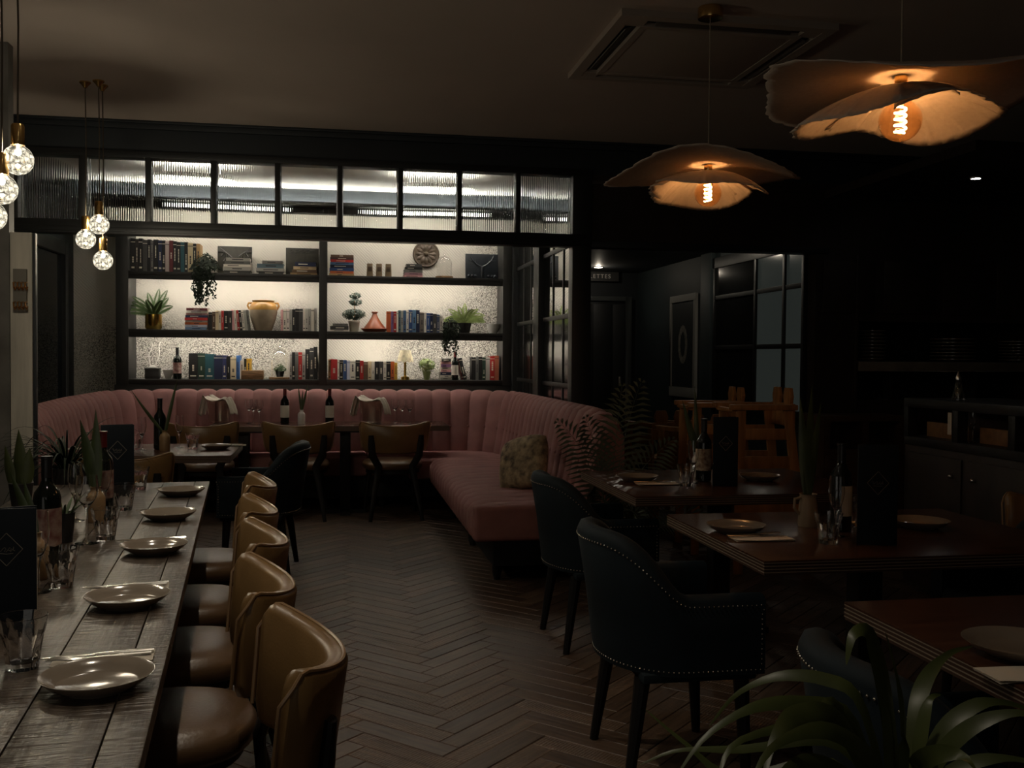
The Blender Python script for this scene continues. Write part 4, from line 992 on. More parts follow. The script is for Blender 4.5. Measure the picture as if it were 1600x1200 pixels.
# local: +y points away from the camera along the table, x to the right; far right corner at the origin
TLEN = 4.15
xs = [0.0, -0.066, -0.205, -0.345, -0.485, -0.625, -0.70, -0.765]
for i in range(7):
    MB().span((xs[i + 1] + 0.0012, -TLEN, TZ - 0.035), (xs[i] - 0.0012, 0, TZ)).build('plank', plank_m, LT, bevel=0.002)
MB().span((-0.72, -TLEN + 0.1, TZ - 0.09), (-0.06, -0.12, TZ - 0.035)).build('apron', ebony, LT)
for yy in (-0.35, -2.1, -3.8):
    MB().span((-0.44, yy - 0.05, 0.03), (-0.34, yy + 0.05, TZ - 0.09)).build('leg', ebony, LT, bevel=0.005)
    MB().span((-0.64, yy - 0.05, 0), (-0.14, yy + 0.05, 0.03)).build('foot', ebony, LT, bevel=0.005)

def cafe_table(name, lab, x0, x1, y0, y1, ped=1, along='x'):
    cx, cy = (x0 + x1) / 2, (y0 + y1) / 2; hx, hy = (x1 - x0) / 2, (y1 - y0) / 2
    t = thing(name, lab, 'table', (cx, cy, 0))
    MB().span((-hx, -hy, TZ - 0.006), (hx, hy, TZ)).build('table_top', mahog, t, bevel=0.0015)
    ply = M('ply_core', (0.055, 0.026, 0.016), 0.5)
    for k in range(4):
        zt = TZ - 0.006 - k * 0.0095
        MB().span((-hx, -hy, zt - 0.0025), (hx, hy, zt)).build('edge_line', mahog_edge, t, smooth=None)
        MB().span((-hx + 0.0015, -hy + 0.0015, zt - 0.0095), (hx - 0.0015, hy - 0.0015, zt - 0.0025)).build('ply_layer', ply, t, smooth=None)
    spots = [0] if ped == 1 else [-0.72, 0.12]; yo = 0.0 if ped == 1 else -0.19; bh = 0.25 if ped == 1 else 0.17
    if x0 < -1.5: spots = [0.06]; bh = 0.20
    for sx in spots:
        MB().span((sx - 0.045, yo - 0.045, 0.03), (sx + 0.045, yo + 0.045, TZ - 0.05)).build('column', ebony, t, bevel=0.006)
        b = MB().span((sx - bh, yo - 0.04, 0), (sx + bh, yo + 0.04, 0.03)).span((sx - 0.04, yo - bh, 0), (sx + 0.04, yo + bh, 0.028)); b.build('base', ebony, t)
        MB().span((sx - 0.2, max(-hy, yo - 0.2) + 0.01, TZ - 0.055), (sx + 0.2, yo + 0.2, TZ - 0.044)).build('top_plate', ebony, t)
    return t
cafe_table('square_dining_table', 'dark wooden table with the standing palm and high chairs behind it', 1.27, 2.42, 4.10, 5.07)
cafe_table('square_dining_table', 'dark wooden table under the near petal lamp with a cream jug', 1.25, 2.40, 2.75, 3.63)
cafe_table('square_dining_table', 'dark wooden table cut by the right edge of the picture', 1.24, 2.40, 1.33, 2.26)
cafe_table('square_dining_table', 'brown wooden table between the long table and the far booth', -1.54, -0.62, 6.08, 6.90)
cafe_table('booth_table', 'long dark table inside the pink booth with two ice buckets', -1.05, 0.96, 8.50, 9.10, ped=2)

# ================================================================== chairs
def tan_chair(name, lab, loc, rz, group=None):
    t = thing(name, lab, 'chair', loc, rz, group)
    # seat
    def seatf(u, v):
        a = 2 * PI * u; pr = [(0.0, 0.485), (0.10, 0.484), (0.17, 0.478), (0.205, 0.465), (0.218, 0.445), (0.215, 0.415), (0.20, 0.40), (0.0, 0.40)]
        r, z = pr[round(v * 7)]
        c, s_ = math.cos(a), math.sin(a); k = (abs(c) ** 3.2 + abs(s_) ** 3.2) ** (-1 / 3.2)
        k = k if s_ > 0 else (k * 0.45 + 0.55)
        return (r * k * c * 1.02, 0.03 + r * k * s_ * 1.06, z)
    MB().grid(seatf, 36, 7, wrap_u=True).build('seat', tan_seat, t, smooth=50)
    ring = [(0.214 * math.cos(a) * (1.0), 0.03 + 0.222 * math.sin(a), 0.44) for a in [2 * PI * i / 36 for i in range(36)]]
    MB().lathe([(0.17, 0.365), (0.20, 0.37), (0.20, 0.40), (0.17, 0.40)], 32, (0, 0.03, 0)).build('seat_frame', ebony, t)
    # wrap-around back
    TM = math.radians(50); th = 0.046
    def rad(z): return 0.292 + 0.04 * (z - 0.52) / 0.3
    def ztop(q): return 0.775 + 0.042 * q ** 2
    def zbot(q): return 0.565 - 0.02 * (1 - q * q)
    loop = [(0, 0.06), (0, 0.5), (0, 0.95), (0.25, 1.0), (0.75, 1.0), (1, 0.95), (1, 0.5), (1, 0.06), (0.75, 0.0), (0.25, 0.0)]
    def backf(u, v):
        k = round(v * len(loop)) % len(loop); w, hz = loop[k]
        q = 2 * u - 1; an = -PI / 2 + q * TM
        e = max(0, (abs(q) - 0.90) / 0.10)
        zt, zb = ztop(q) - 0.03 * e * e, zbot(q) + 0.03 * e * e
        z = zb + (zt - zb) * hz; tk = th * (1 - 0.5 * e * e)
        r = rad(z) + (w - 0.5) * tk
        return (r * math.cos(an), 0.05 + r * math.sin(an), z)
    mb = MB().grid(backf, 28, len(loop))
    n = len(loop) + 1
    mb.add([mb.v[k] for k in range(len(loop))], [tuple(range(len(loop)))]); mb.add([mb.v[28 * n + k] for k in range(len(loop))], [tuple(reversed(range(len(loop))))])
    bk = mb.build('backrest', tan, t, smooth=50)
    pts = []
    for i in range(37):
        q = -1 + 2 * i / 36; an = -PI / 2 + q * TM; e = max(0, (abs(q) - 0.90) / 0.10)
        z = ztop(q) - 0.03 * e * e - 0.0005; r = rad(z) + th * 0.30
        pts.append((r * math.cos(an), 0.05 + r * math.sin(an), z))
    for s_ in (0, 1):
        q = -1 if s_ == 0 else 1; an = -PI / 2 + q * TM; col = []
        for j in range(1, 7):
            z = ztop(q) - 0.03 - (ztop(q) - zbot(q) - 0.06) * j / 6; r = rad(z); col.append((r * math.cos(an) + q * 0.012, 0.05 + r * math.sin(an) + 0.012, z))
        pts = list(reversed(col)) + pts if s_ == 0 else pts + col
    MB().tube(pts, 0.0042, 6).build('piping', piping_m, bk)
    for s_ in (-1, 1):
        an = -PI / 2 + s_ * math.radians(32)
        o = lambda z, ex: ((rad(z) + th / 2 + ex) * math.cos(an), 0.05 + (rad(z) + th / 2 + ex) * math.sin(an), z)
        p = [o(0.70, 0.006), o(0.62, 0.008), o(0.53, 0.004), (s_ * 0.125, -0.20, 0.44), (s_ * 0.135, -0.205, 0.36), (s_ * 0.165, -0.25, 0.18), (s_ * 0.19, -0.295, 0.0)]
        MB().tube(p, [0.020, 0.027, 0.029, 0.027, 0.024, 0.019, 0.013], 10, flat=0.6).build('leg', ebony, t)
        MB().tube([(s_ * 0.155, 0.185, 0.37), (s_ * 0.18, 0.215, 0.18), (s_ * 0.195, 0.235, 0.0)], [0.02, 0.017, 0.012], 8).build('leg', ebony, t)
    return t
def table_point(dist, off):            # along the long table from its far end, right of its right edge
    q = Ta + tdir * dist - tleft * off; return (q.x, q.y, 0)
py_along = [ (2, 1.86), (1, 2.45), (0, 3.10)]
def along(y): return (Ta.y - y) / abs(tdir.y)
ch_lab = ['tan leather barrel chair nearest the camera beside the long table', 'tan leather barrel chair second nearest along the long table', 'tan leather barrel chair third along the long table, midway',
          'tan leather barrel chair fourth along the long table', 'tan leather barrel chair farthest along the long table, before the navy chair']
ch = tan_chair('barrel_chair', ch_lab[0], table_point(along(1.93), 0.045), TA + PI / 2 + 0.05, 'tan barrel chairs')
for lab, yv_, off, dr in zip(ch_lab[1:], (2.52, 3.12, 3.72, 4.45), (-0.02, -0.01, -0.02, 0.0), (0.03, 0.03, 0.0, -0.02)):
    copy_thing(ch, lab, table_point(along(yv_), off), TA + PI / 2 + dr)
fp = lambda px: at_z(px, 816, 0).x
for px, lab, yv_ in ((312, 'tan chair at the booth table, left of three, behind the brown table', 8.42), (466, 'tan chair at the booth table, middle of three seen from behind', 8.42), (616, 'tan chair at the booth table, right of three seen from behind', 8.38)):
    copy_thing(ch, lab, (at_y(px, 700, yv_ - 0.2).x, yv_, 0), rnd.uniform(-0.06, 0.06)).scale = (1.12, 1, 1)
copy_thing(ch, 'tan chair seen from behind between the long table and the brown table', (at_y(182, 740, 5.55).x, 5.86, 0), 0.05)
copy_thing(ch, 'dim tan chair in the shade near the kitchen counter', (2.97, 3.75, 0), PI / 2 + 0.5).scale = (0.93, 0.93, 0.93)

def tub_chair(name, lab, loc, rz, group=None):
    t = thing(name, lab, 'chair', loc, rz, group)
    HW, YF, YC = 0.285, 0.215, -0.03       # half width, front of arms, where the round back begins
    path = []
    for i in range(9): path.append((HW, YF + (YC - YF) * i / 8, 0.0))
    for i in range(1, 24): a = PI * i / 24; path.append((HW * math.cos(a), YC - 0.22 * math.sin(a), math.sin(a)))
    for i in range(9): path.append((-HW, YC + (YF - YC) * i / 8, 0.0))
    n = len(path)
    def hgt(b):
        s_ = min(1, b / 0.95); s_ = s_ * s_ * (3 - 2 * s_); return 0.615 + 0.19 * s_
    th = 0.075
    loop = [(0, 0.0), (0, 0.5), (0, 0.93), (0.2, 0.985), (0.5, 1.0), (0.8, 0.985), (1, 0.93), (1, 0.6), (1, 0.35)]
    vs = []; m_ = len(loop); nails = []
    for i, (x, y, b) in enumerate(path):
        a = Vector(path[max(i - 1, 0)][:2]); c = Vector(path[min(i + 1, n - 1)][:2]); d = (c - a).normalized(); out_n = Vector((-d.y, d.x))
        if out_n.dot(Vector((x, y - 0.1))) < 0: out_n = -out_n
        H = hgt(b); z0 = 0.37
        for (w, hz) in loop:
            z = z0 + (H - z0) * hz
            lean = b * 0.07 * ((z - z0) / 0.46) ** 1.2
            pos = Vector((x, y)) + out_n * (lean + 0.0 - w * th)
            vs.append((pos.x, pos.y, z))
        z = z0 + (H - z0) * 0.93 - 0.012; lean = b * 0.07 * ((z - z0) / 0.46) ** 1.2
        q = Vector((x, y)) + out_n * (lean + 0.002); nails.append(Vector((q.x, q.y, z)))
    fs = [(i * m_ + k, (i + 1) * m_ + k, (i + 1) * m_ + k + 1, i * m_ + k + 1) for i in range(n - 1) for k in range(m_ - 1)]
    fs += [tuple(range(m_)), tuple(reversed([(n - 1) * m_ + k for k in range(m_)]))]
    fs += [(i * m_, i * m_ + m_ - 1, (i + 1) * m_ + m_ - 1, (i + 1) * m_) for i in range(n - 1)]
    mb = MB(); mb.add(vs, fs); mb.build('shell', navy_velvet, t, smooth=50)
    # nail heads: over the top edge, down the arm fronts and along the bottom
    run = []
    for s_ in (0, 1):
        e = nails[0] if s_ == 0 else nails[-1]; sg = 1 if s_ == 0 else -1
        col = [Vector((e.x, YF - 0.012, z)) for z in (0.56, 0.52, 0.48, 0.44, 0.40)]
        run.append(col)
    bot = [Vector((x * 1.006, y if b == 0 else y * 1.006, 0.385)) for (x, y, b) in path]
    chains = [nails, [nails[0]] + run[0], [nails[-1]] + run[1], bot]
    nb = MB()
    for chn in chains:
        acc = 0.0
        for i in range(len(chn) - 1):
            A, B = chn[i], chn[i + 1]; L_ = (B - A).length
            while acc < L_:
                q = A.lerp(B, acc / L_); r = 0.0042
                nb.add([(q.x + r, q.y, q.z), (q.x - r, q.y, q.z), (q.x, q.y + r, q.z), (q.x, q.y - r, q.z), (q.x, q.y, q.z + r), (q.x, q.y, q.z - r)],
                       [(0, 2, 4), (2, 1, 4), (1, 3, 4), (3, 0, 4), (2, 0, 5), (1, 2, 5), (3, 1, 5), (0, 3, 5)])
                acc += 0.0155
            acc -= L_
    o = nb.build('nailhead_trim', nail_m, t, fix=False, weld=False, smooth=80); o['kind'] = 'stuff'
    MB().span((-0.21, -0.17, 0.36), (0.21, 0.225, 0.485)).build('seat_cushion', navy_velvet, t, bevel=0.035, bseg=4)
    MB().span((-0.26, -0.17, 0.345), (0.26, 0.20, 0.375)).build('seat_frame', navy_velvet, t, bevel=0.01)
    for sx in (-1, 1):
        MB().tube([(sx * 0.215, 0.165, 0.35), (sx * 0.225, 0.185, 0.0)], [0.026, 0.015], 10).build('leg', ebony, t)
        MB().tube([(sx * 0.19, -0.15, 0.35), (sx * 0.21, -0.20, 0.0)], [0.026, 0.015], 10).build('leg', ebony, t)
    return t
G = 'navy velvet tub chairs with nailhead trim'
tc_ = tub_chair('tub_chair', 'navy velvet tub chair with nailheads beside the table with the cream jug', (1.10, 3.16, 0), -PI / 2, G)
copy_thing(tc_, 'navy velvet tub chair between the pink booth and the farther dark table', (1.22, 4.58, 0), -PI / 2 + 0.05)
copy_thing(tc_, 'navy velvet tub chair behind the big foreground plant', (1.20, 1.72, 0), -PI / 2 - 0.04)
copy_thing(tc_, 'navy velvet tub chair mostly hidden behind the long table end, facing the brown table', (-0.47, 6.40, 0), PI / 2 - 0.08)
copy_thing(tc_, 'navy velvet tub chair tucked under the right end of the jug table', (2.50, 3.22, 0), PI / 2)

# wooden high chairs
def high_chair(name, lab, loc, rz, group=None, top=0.78):
    t = thing(name, lab, 'high chair', loc, rz, group)
    hz = top
    for s_ in (-1, 1):          # two side frames, each with a front and a rear leg
        X0, X1 = s_ * 0.235, s_ * 0.185
        for fy, ty in ((0.17, 0.15), (-0.27, -0.15)):
            MB().add([(X0 + ax, fy + ay, 0) for ax, ay in ((-.012, -.03), (.012, -.03), (.012, .03), (-.012, .03))] + [(X1 + ax, ty + ay, hz) for ax, ay in ((-.012, -.03), (.012, -.03), (.012, .03), (-.012, .03))],
                     [(3, 2, 1, 0), (4, 5, 6, 7), (0, 1, 5, 4), (1, 2, 6, 5), (2, 3, 7, 6), (3, 0, 4, 7)]).build('leg', high_wood, t, bevel=0.003)
        for z, hh_ in ((hz * 0.40, 0.05), (hz * 0.66, 0.05), (hz * 0.84, 0.035)):
            k = z / hz; x = X0 + (X1 - X0) * k; yv2 = 0.27 - 0.12 * k
            MB().span((x - 0.010, -yv2, z - hh_), (x + 0.010, 0.16, z + hh_)).build('side_rail', high_wood, t, bevel=0.004)
        MB().span((X1 - 0.028, -0.21, hz - 0.015), (X1 + 0.028, 0.22, hz + 0.02)).build('arm_rail', high_wood, t, bevel=0.006)
        MB().prism([(-0.055, 0), (0.055, 0), (0.07, 0.05), (0.045, 0.105), (-0.045, 0.105), (-0.07, 0.05)], -0.012, 0.012, mat=Matrix.Translation((X1 * 0.55, -0.185, hz + 0.02)) @ RX).build('back_ear', high_wood, t, bevel=0.004)
    MB().span((-0.2, -0.17, 0.48), (0.2, 0.15, 0.502)).build('seat', high_wood, t, bevel=0.004)
    MB().span((-0.19, -0.20, hz - 0.12), (0.19, -0.175, hz + 0.025)).build('back_board', high_wood, t, bevel=0.004)
    MB().tube([(-0.18, 0.19, hz - 0.02), (0.18, 0.19, hz - 0.02)], 0.016, 8).build('front_bar', high_wood, t)
    MB().tube([(-0.22, 0.245, 0.2), (0.22, 0.245, 0.2)], 0.014, 8).build('foot_bar', high_wood, t)
    return t
hp = at_y(1197, 700, 5.87)
hc = high_chair('high_chair', 'wooden baby high chair behind the dark table, tallest of three', (hp.x, 6.05, 0), PI / 2 - 0.1, 'wooden high chairs', top=1.04)
copy_thing(hc, 'wooden high chair just behind and left of the tallest one', (hp.x - 0.06, 6.66, 0), PI / 2 - 0.1, 'wooden high chairs', scale=0.985)
h2 = high_chair('high_chair', 'wooden high chair far back in the dark corridor, left of the pair', (at_y(1028, 670, 8.2).x, 8.2, 0), 0.3, 'wooden high chairs')
copy_thing(h2, 'wooden high chair far back in the dark corridor, right of the pair', (at_y(1062, 670, 7.75).x + 0.06, 7.62, 0), 0.35)
# ================================================================== tableware
def plate(lab, p, r=0.098, group='stoneware plates'):
    prof = [(r * 0.60, 0.0), (r * 0.63, 0.003), (r * 0.85, 0.014), (r * 0.985, 0.0265), (r * 1.0, 0.0285), (r * 0.98, 0.0285), (r * 0.84, 0.017), (r * 0.74, 0.0105), (r * 0.69, 0.008), (1e-6, 0.007)]
    o = MB().lathe([(1e-6, 0.0)] + prof, 48).build('dinner_plate', plate_m, smooth=45)
    o.location = (p[0], p[1], TZ + 0.0003); return tag(o, lab, 'plate', group)
def tumbler_mesh():
    # faceted picardie glass
    seg = 9 * 4; mb = MB(); prof = [(0.026, 0.0, 1), (0.027, 0.004, 1), (0.0345, 0.055, 1), (0.037, 0.062, 0.2), (0.0415, 0.088, 0), (0.040, 0.0885, 0), (0.0355, 0.063, 0), (0.031, 0.045, 0), (0.0225, 0.012, 0), (1e-6, 0.010, 0)]
    vs = [];
    for r, z, f_ in prof:
        for k in range(seg):
            a = 2 * PI * k / seg; c = ((k % 4) / 4.0) * 2 - 1
            rr = r * (1 - f_ * 0.10 * (1 - math.sin(PI * (k % 4) / 4)))
            vs.append((rr * math.cos(a), rr * math.sin(a), z))
    fs = [(i * seg + k, i * seg + (k + 1) % seg, (i + 1) * seg + (k + 1) % seg, (i + 1) * seg + k) for i in range(len(prof) - 1) for k in range(seg)]
    fs.append(tuple(reversed(range(seg)))); mb.add(vs, fs); return mb
tumb = None
def tumbler(lab, p, group='faceted tumblers', s=1.0):
    global tumb
    if tumb is None: o = tumbler_mesh().build('tumbler', clear_glass, smooth=30); tumb = o.data
    else: o = link('tumbler', tumb)
    o.location = (p[0], p[1], TZ + 0.0003); o.scale = (s * 1.1, s * 1.1, s * 1.14); return tag(o, lab, 'glass', group)
def stem_glass_mesh(h, rb, rr, bowl_h, th=0.0011):
    zb = h - bowl_h
    o_ = [(1e-6, 0.0), (rb, 0.0), (rb, 0.0016), (rb * 0.5, 0.004), (0.0042, 0.010), (0.0034, zb * 0.6), (0.0042, zb - 0.004)]
    out = [(rr * math.sin(math.acos(max(-1, 1 - k))) if k < 1 else rr * (1 - 0.16 * (k - 1)), 0) for k in ()]
    outer = []; inner = []
    for i in range(1, 11):
        t = i / 10; r = rr * (math.sin(min(1, t * 1.55) * PI / 2) ** 0.75) * (1 - 0.14 * max(0, t - 0.6) / 0.4)
        outer.append((r, zb + bowl_h * t))
    inner = [(max(1e-6, r - th), z) for r, z in reversed(outer)]; inner[-1] = (max(1e-6, inner[-1][0] - 0.004), inner[-1][1] + 0.002)
    return MB().lathe(o_ + outer + inner + [(1e-6, zb + bowl_h * 0.1 + 0.001)], 24)
SG = {}
def stem_glass(kind, lab, p, z=None, group=None):
    dims = {'flute': (0.205, 0.031, 0.027, 0.13), 'wine': (0.215, 0.036, 0.036, 0.105)}[kind]
    name = {'flute': 'champagne_flute', 'wine': 'wine_glass'}[kind]
    if kind not in SG: o = stem_glass_mesh(*dims).build(name, clear_glass, smooth=50); SG[kind] = o.data
    else: o = link(name, SG[kind])
    o.location = (p[0], p[1], (TZ if z is None else z) + 0.0003); return tag(o, lab, 'glass', group or {'flute': 'champagne flutes', 'wine': 'wine glasses'}[kind])
def bottle(lab, p, z=None, lm=None, cm=capsule_b, h=0.305, r=0.0375, rz=0.0, group='wine bottles'):
    t = thing('wine_bottle', lab, 'bottle', (p[0], p[1], (TZ if z is None else z) + 0.0003), rz, group)
    k = h / 0.305
    prof = [(1e-6, 0.004), (r * 0.8, 0.0), (r, 0.006), (r, 0.185 * k), (r * 0.9, 0.203 * k), (r * 0.55, 0.222 * k), (0.0145, 0.238 * k), (0.0138, 0.297 * k), (0.0155, 0.298 * k), (0.0155, h), (1e-6, h)]
    MB().lathe(prof, 28).build('body', bottle_m, t, smooth=50)
    if lm:
        MB().grid(lambda u, v: ((r + 0.0006) * math.cos(-PI / 2 + (u - 0.5) * 3.6), (r + 0.0006) * math.sin(-PI / 2 + (u - 0.5) * 3.6), (0.055 + 0.105 * v) * k), 20, 1).build('label', lm, t, fix=False)
    MB().lathe([(0.0152, 0.245 * k), (0.0150, 0.297 * k), (0.0165, 0.299 * k), (0.0165, h + 0.001), (1e-6, h + 0.0012)], 20).build('capsule', cm, t)
    return t
def napkin(lab, p, rz, w=0.20, d=0.085, group='folded napkins with cutlery'):
    t = thing('napkin', lab, 'napkin', (p[0], p[1], TZ + 0.0004), rz, group)
    for k in range(3):
        MB().grid(lambda u, v: ((u - 0.5) * w, (v - 0.5) * d + 0.003 * math.sin(5 * u + k), 0.0022 * k + 0.0008 * math.sin(7 * u + 3 * v + k) + 0.001), 10, 5).build('fold', napkin_m, t, fix=False)
    return t
def cutlery(lab_k, lab_f, p, rz, group='table cutlery'):
    z = TZ + 0.009
    t = thing('table_knife', lab_k, 'knife', (p[0], p[1], z), rz, group)
    MB().grid(lambda u, v: (-0.02 - 0.10 * u, (v - 0.5) * 0.016 * (1 - 0.75 * max(0, u - 0.7) / 0.3), 0.0015 * (1 - (2 * v - 1) ** 2)), 8, 4).build('blade', steel, t, fix=False)
    MB().tube([(-0.02, 0, 0.001), (0.03, 0, 0.002), (0.09, 0, 0.0025)], [0.0045, 0.0055, 0.006], 8, flat=0.5).build('handle', steel, t)
    c, s_ = math.cos(rz), math.sin(rz)
    q = Vector((p[0] - s_ * -0.022 + 0, p[1] + c * -0.022, z))
    t = thing('table_fork', lab_f, 'fork', q, rz + 0.08, group)
    MB().tube([(-0.03, 0, 0.002), (0.03, 0, 0.002), (0.085, 0, 0.002)], [0.003, 0.004, 0.006], 8, flat=0.5).build('handle', steel, t)
    MB().tube([(-0.03, 0, 0.002), (-0.045, 0, 0.002), (-0.06, 0, 0.003)], [0.003, 0.009, 0.010], 8, flat=0.35).build('neck', steel, t)
    for k in range(4): MB().tube([(-0.058, -0.0085 + k * 0.0057, 0.003), (-0.085, -0.0085 + k * 0.0057, 0.006), (-0.105, -0.008 + k * 0.0053, 0.005)], [0.0018, 0.0016, 0.001], 5).build('tine', steel, t)
def menu(lab, p, rz, w=0.115, h=0.225, group='navy menu cards'):
    t = thing('menu_card', lab, 'menu', (p[0], p[1], TZ + 0.0003), rz, group)
    def board(a): return Matrix.Rotation(a, 4, 'Z')
    # a folded card standing open: front board and rear board hinged at the left edge
    MB().span((-w / 2, -0.0015, 0), (w / 2, 0.0015, h)).build('front_cover', menu_m, t, bevel=0.0008)
    mm = Matrix.Translation((-w / 2, 0.002, 0)) @ Matrix.Rotation(0.32, 4, 'Z')
    MB().span((0, 0, 0), (w, 0.003, h), mat=mm).build('rear_cover', menu_m, t, bevel=0.0008)
    m2 = Matrix.Translation((-w / 2, 0.002, 0)) @ Matrix.Rotation(0.05, 4, 'Z')
    MB().span((0.004, 0, 0.003), (w - 0.0005, 0.002, h - 0.006), mat=m2).build('page', paper, t)
    e = MB(); cz = h * 0.62; a, b = w * 0.27, w * 0.30; y0 = -0.0022
    dm = [(0, y0, cz + b), (a, y0, cz), (0, y0, cz - b), (-a, y0, cz)]
    for i in range(4): e.tube([dm[i], dm[(i + 1) % 4]], 0.0009, 4)
    # the curly script inside the diamond
    scr = [(-0.60, 0.08), (-0.52, 0.18), (-0.42, 0.10), (-0.46, -0.04), (-0.36, -0.10), (-0.22, 0.06), (-0.10, 0.14), (-0.04, 0.02), (-0.14, -0.10), (-0.02, -0.14), (0.10, 0.0), (0.20, 0.12), (0.30, 0.04), (0.22, -0.10), (0.12, -0.04), (0.26, -0.12), (0.40, 0.02), (0.44, 0.16), (0.42, -0.06), (0.52, -0.10)]
    e.tube([(x * a, y0, cz + z * b) for x, z in scr], 0.0006, 4)
    e.tube([(-0.40 * a, y0, cz - 0.22 * b), (0.0, y0, cz - 0.28 * b), (0.4 * a, y0, cz - 0.24 * b)], 0.0005, 4)
    e.build('emblem', menu_line, t, smooth=None)
    return t
def vase(lab, p, kind, leaves, group=None, z=None, s=1.0, col=None):
    t = thing('leaf_vase', lab, 'vase', (p[0], p[1], (TZ if z is None else z) + 0.0003), 0, group)
    if kind == 'bottle': prof = [(1e-6, 0), (0.030, 0), (0.032, 0.006), (0.032, 0.085), (0.026, 0.10), (0.016, 0.108), (0.0155, 0.122), (0.018, 0.125), (0.013, 0.125), (0.012, 0.10), (1e-6, 0.05)]
    else: prof = [(1e-6, 0), (0.038, 0), (0.040, 0.01), (0.036, 0.09), (0.031, 0.112), (0.034, 0.128), (0.036, 0.132), (0.031, 0.131), (0.027, 0.112), (1e-6, 0.05)]
    MB().lathe([(r * s, zz * s) for r, zz in prof], 28).build('vessel', col or ceramic_tan, t, smooth=50)
    if kind == 'jug': MB().tube([(-0.030 * s, 0, 0.118 * s), (-0.058 * s, 0, 0.112 * s), (-0.06 * s, 0, 0.075 * s), (-0.037 * s, 0, 0.05 * s)], 0.006 * s, 8).build('handle', col or ceramic_tan, t)
    for (dx_, dy_, dz_, ln, wd, dr) in leaves:
        mb = MB(); leaf_mb(mb, (0, 0, 0.10 * s), (dx_, dy_, dz_), ln, wd, dr, 10, face=0.8); mb.build('leaf', leaf_snake, t, **nofix)
    return t

# ---- the long table
pls = [(152, 1051), (199, 927.5), (241, 849), (263, 799), (283, 763.5)]
nm = ['nearest', 'second nearest', 'middle', 'fourth', 'farthest']
PP = [at_z(x, y, TZ + 0.028) for x, y in pls]
NZ = TA            # napkins lie across the table
for i, p in enumerate(PP):
    plate('%s of five grey plates along the long plank table' % ('the ' + nm[i]), p)
    q = Vector((p.x, p.y)) - tdir * 0.165 + tleft * 0.01
    napkin('folded napkin with cutlery beside the %s plate on the long table' % nm[i], q, NZ + rnd.uniform(-0.06, 0.06), w=0.185, d=0.075)
    cutlery('steel knife on the napkin by the %s plate of the long table' % nm[i], 'steel fork on the napkin by the %s plate of the long table' % nm[i], (q.x + 0.0, q.y + 0.018), NZ + 0.05)
for (px, py, lab) in ((35, 1044, 'faceted tumbler nearest the camera at the left edge of the picture'), (95, 917, 'faceted tumbler beside the big menu card on the long table'), (165, 843, 'faceted tumbler left of the middle plate on the long table'),
                      (194, 797, 'faceted tumbler in front of the far menu card on the long table'), (217, 765, 'faceted tumbler left of the farthest plate on the long table')):
    tumbler(lab, at_z(px, py, TZ))
pm = at_z(20, 962, TZ); menu('big navy menu card standing at the left picture edge', (pm.x - 0.012, pm.y, 0), -0.05 + math.radians(8), w=0.125, h=0.245)
pm = at_z(184, 768, TZ); menu('navy menu card standing at the far end of the long table', (pm.x, pm.y, 0), math.radians(8), w=0.135, h=0.29)
pb = at_z(74, 880, TZ); bottle('dark wine bottle with red picture label right of the big menu card', pb, lm=label_red, cm=capsule_b, rz=0.9)
pb = at_z(161, 800, TZ); bottle('red-capped wine bottle by the far menu card on the long table', pb, lm=label_red, cm=capsule, rz=0.5)
stem_glass('flute', 'champagne flute in front of the red-capped bottle', at_z(163, 806, TZ))
stem_glass('flute', 'champagne flute farthest left among the glasses on the long table', at_z(118, 814, TZ))
stem_glass('wine', 'wine glass standing right of the dark bottle on the long table', at_z(136, 849, TZ))
stem_glass('flute', 'champagne flute half hidden by the big menu card', at_z(60, 925, TZ))
vase('tan bottle vase half hidden behind the big menu card', at_z(56, 905, TZ), 'bottle', [(-0.35, 0.1, 1, 0.20, 0.028, 0.1), (-0.2, 0.1, 1, 0.17, 0.03, 0.05)])
vase('tan bottle vase with two dark leaves behind the wine glass', at_z(150, 815, TZ), 'bottle', [(-0.22, 0.1, 1, 0.27, 0.05, 0.02), (-0.02, 0.1, 1, 0.30, 0.042, 0.0)])
# spider plant in a dark pot on the left of the long table
def spider(name, lab, loc, n, ln, wd, mat, pr, ph, e0=0.5, e1=2.4, dr=(0.9, 2.2), pot=pot_dark, seed=3):
    r_ = random.Random(seed)
    t = thing(name, lab, 'plant', loc)
    MB().lathe([(1e-6, 0), (pr * 0.75, 0), (pr, ph), (pr * 0.9, ph), (pr * 0.85, ph * 0.9), (1e-6, ph * 0.9)], 24).build('pot', pot, t)
    for i in range(n):
        a = 2 * PI * i / n + r_.uniform(-0.3, 0.3); mb = MB()
        leaf_mb(mb, (0.02 * math.cos(a), 0.02 * math.sin(a), ph * 0.88), (math.cos(a), math.sin(a), r_.uniform(e0, e1)), ln * r_.uniform(0.7, 1.1), wd * r_.uniform(0.7, 1.15), r_.uniform(*dr), 12)
        mb.build('leaf', mat, t, **nofix)
    return t
sp = at_z(88, 850, TZ)
spider('spider_plant', 'small spiky plant in a dark pot behind the dark bottle', (sp.x + 0.015, sp.y + 0.03, TZ + 0.0003), 16, 0.11, 0.010, leaf_mid, 0.034, 0.095, 0.9, 2.6, (0.4, 1.0), seed=8)
st_ = thing('plant_stand', 'dark plant stand behind the long table carrying the arching plant', 'stand', (-1.26, 4.99, 0))
MB().lathe([(1e-6, 0.0), (0.12, 0.0), (0.12, 0.02), (0.03, 0.03), (0.03, 0.61), (0.11, 0.625), (0.11, 0.65), (1e-6, 0.65)], 20).build('column', ebony, st_)
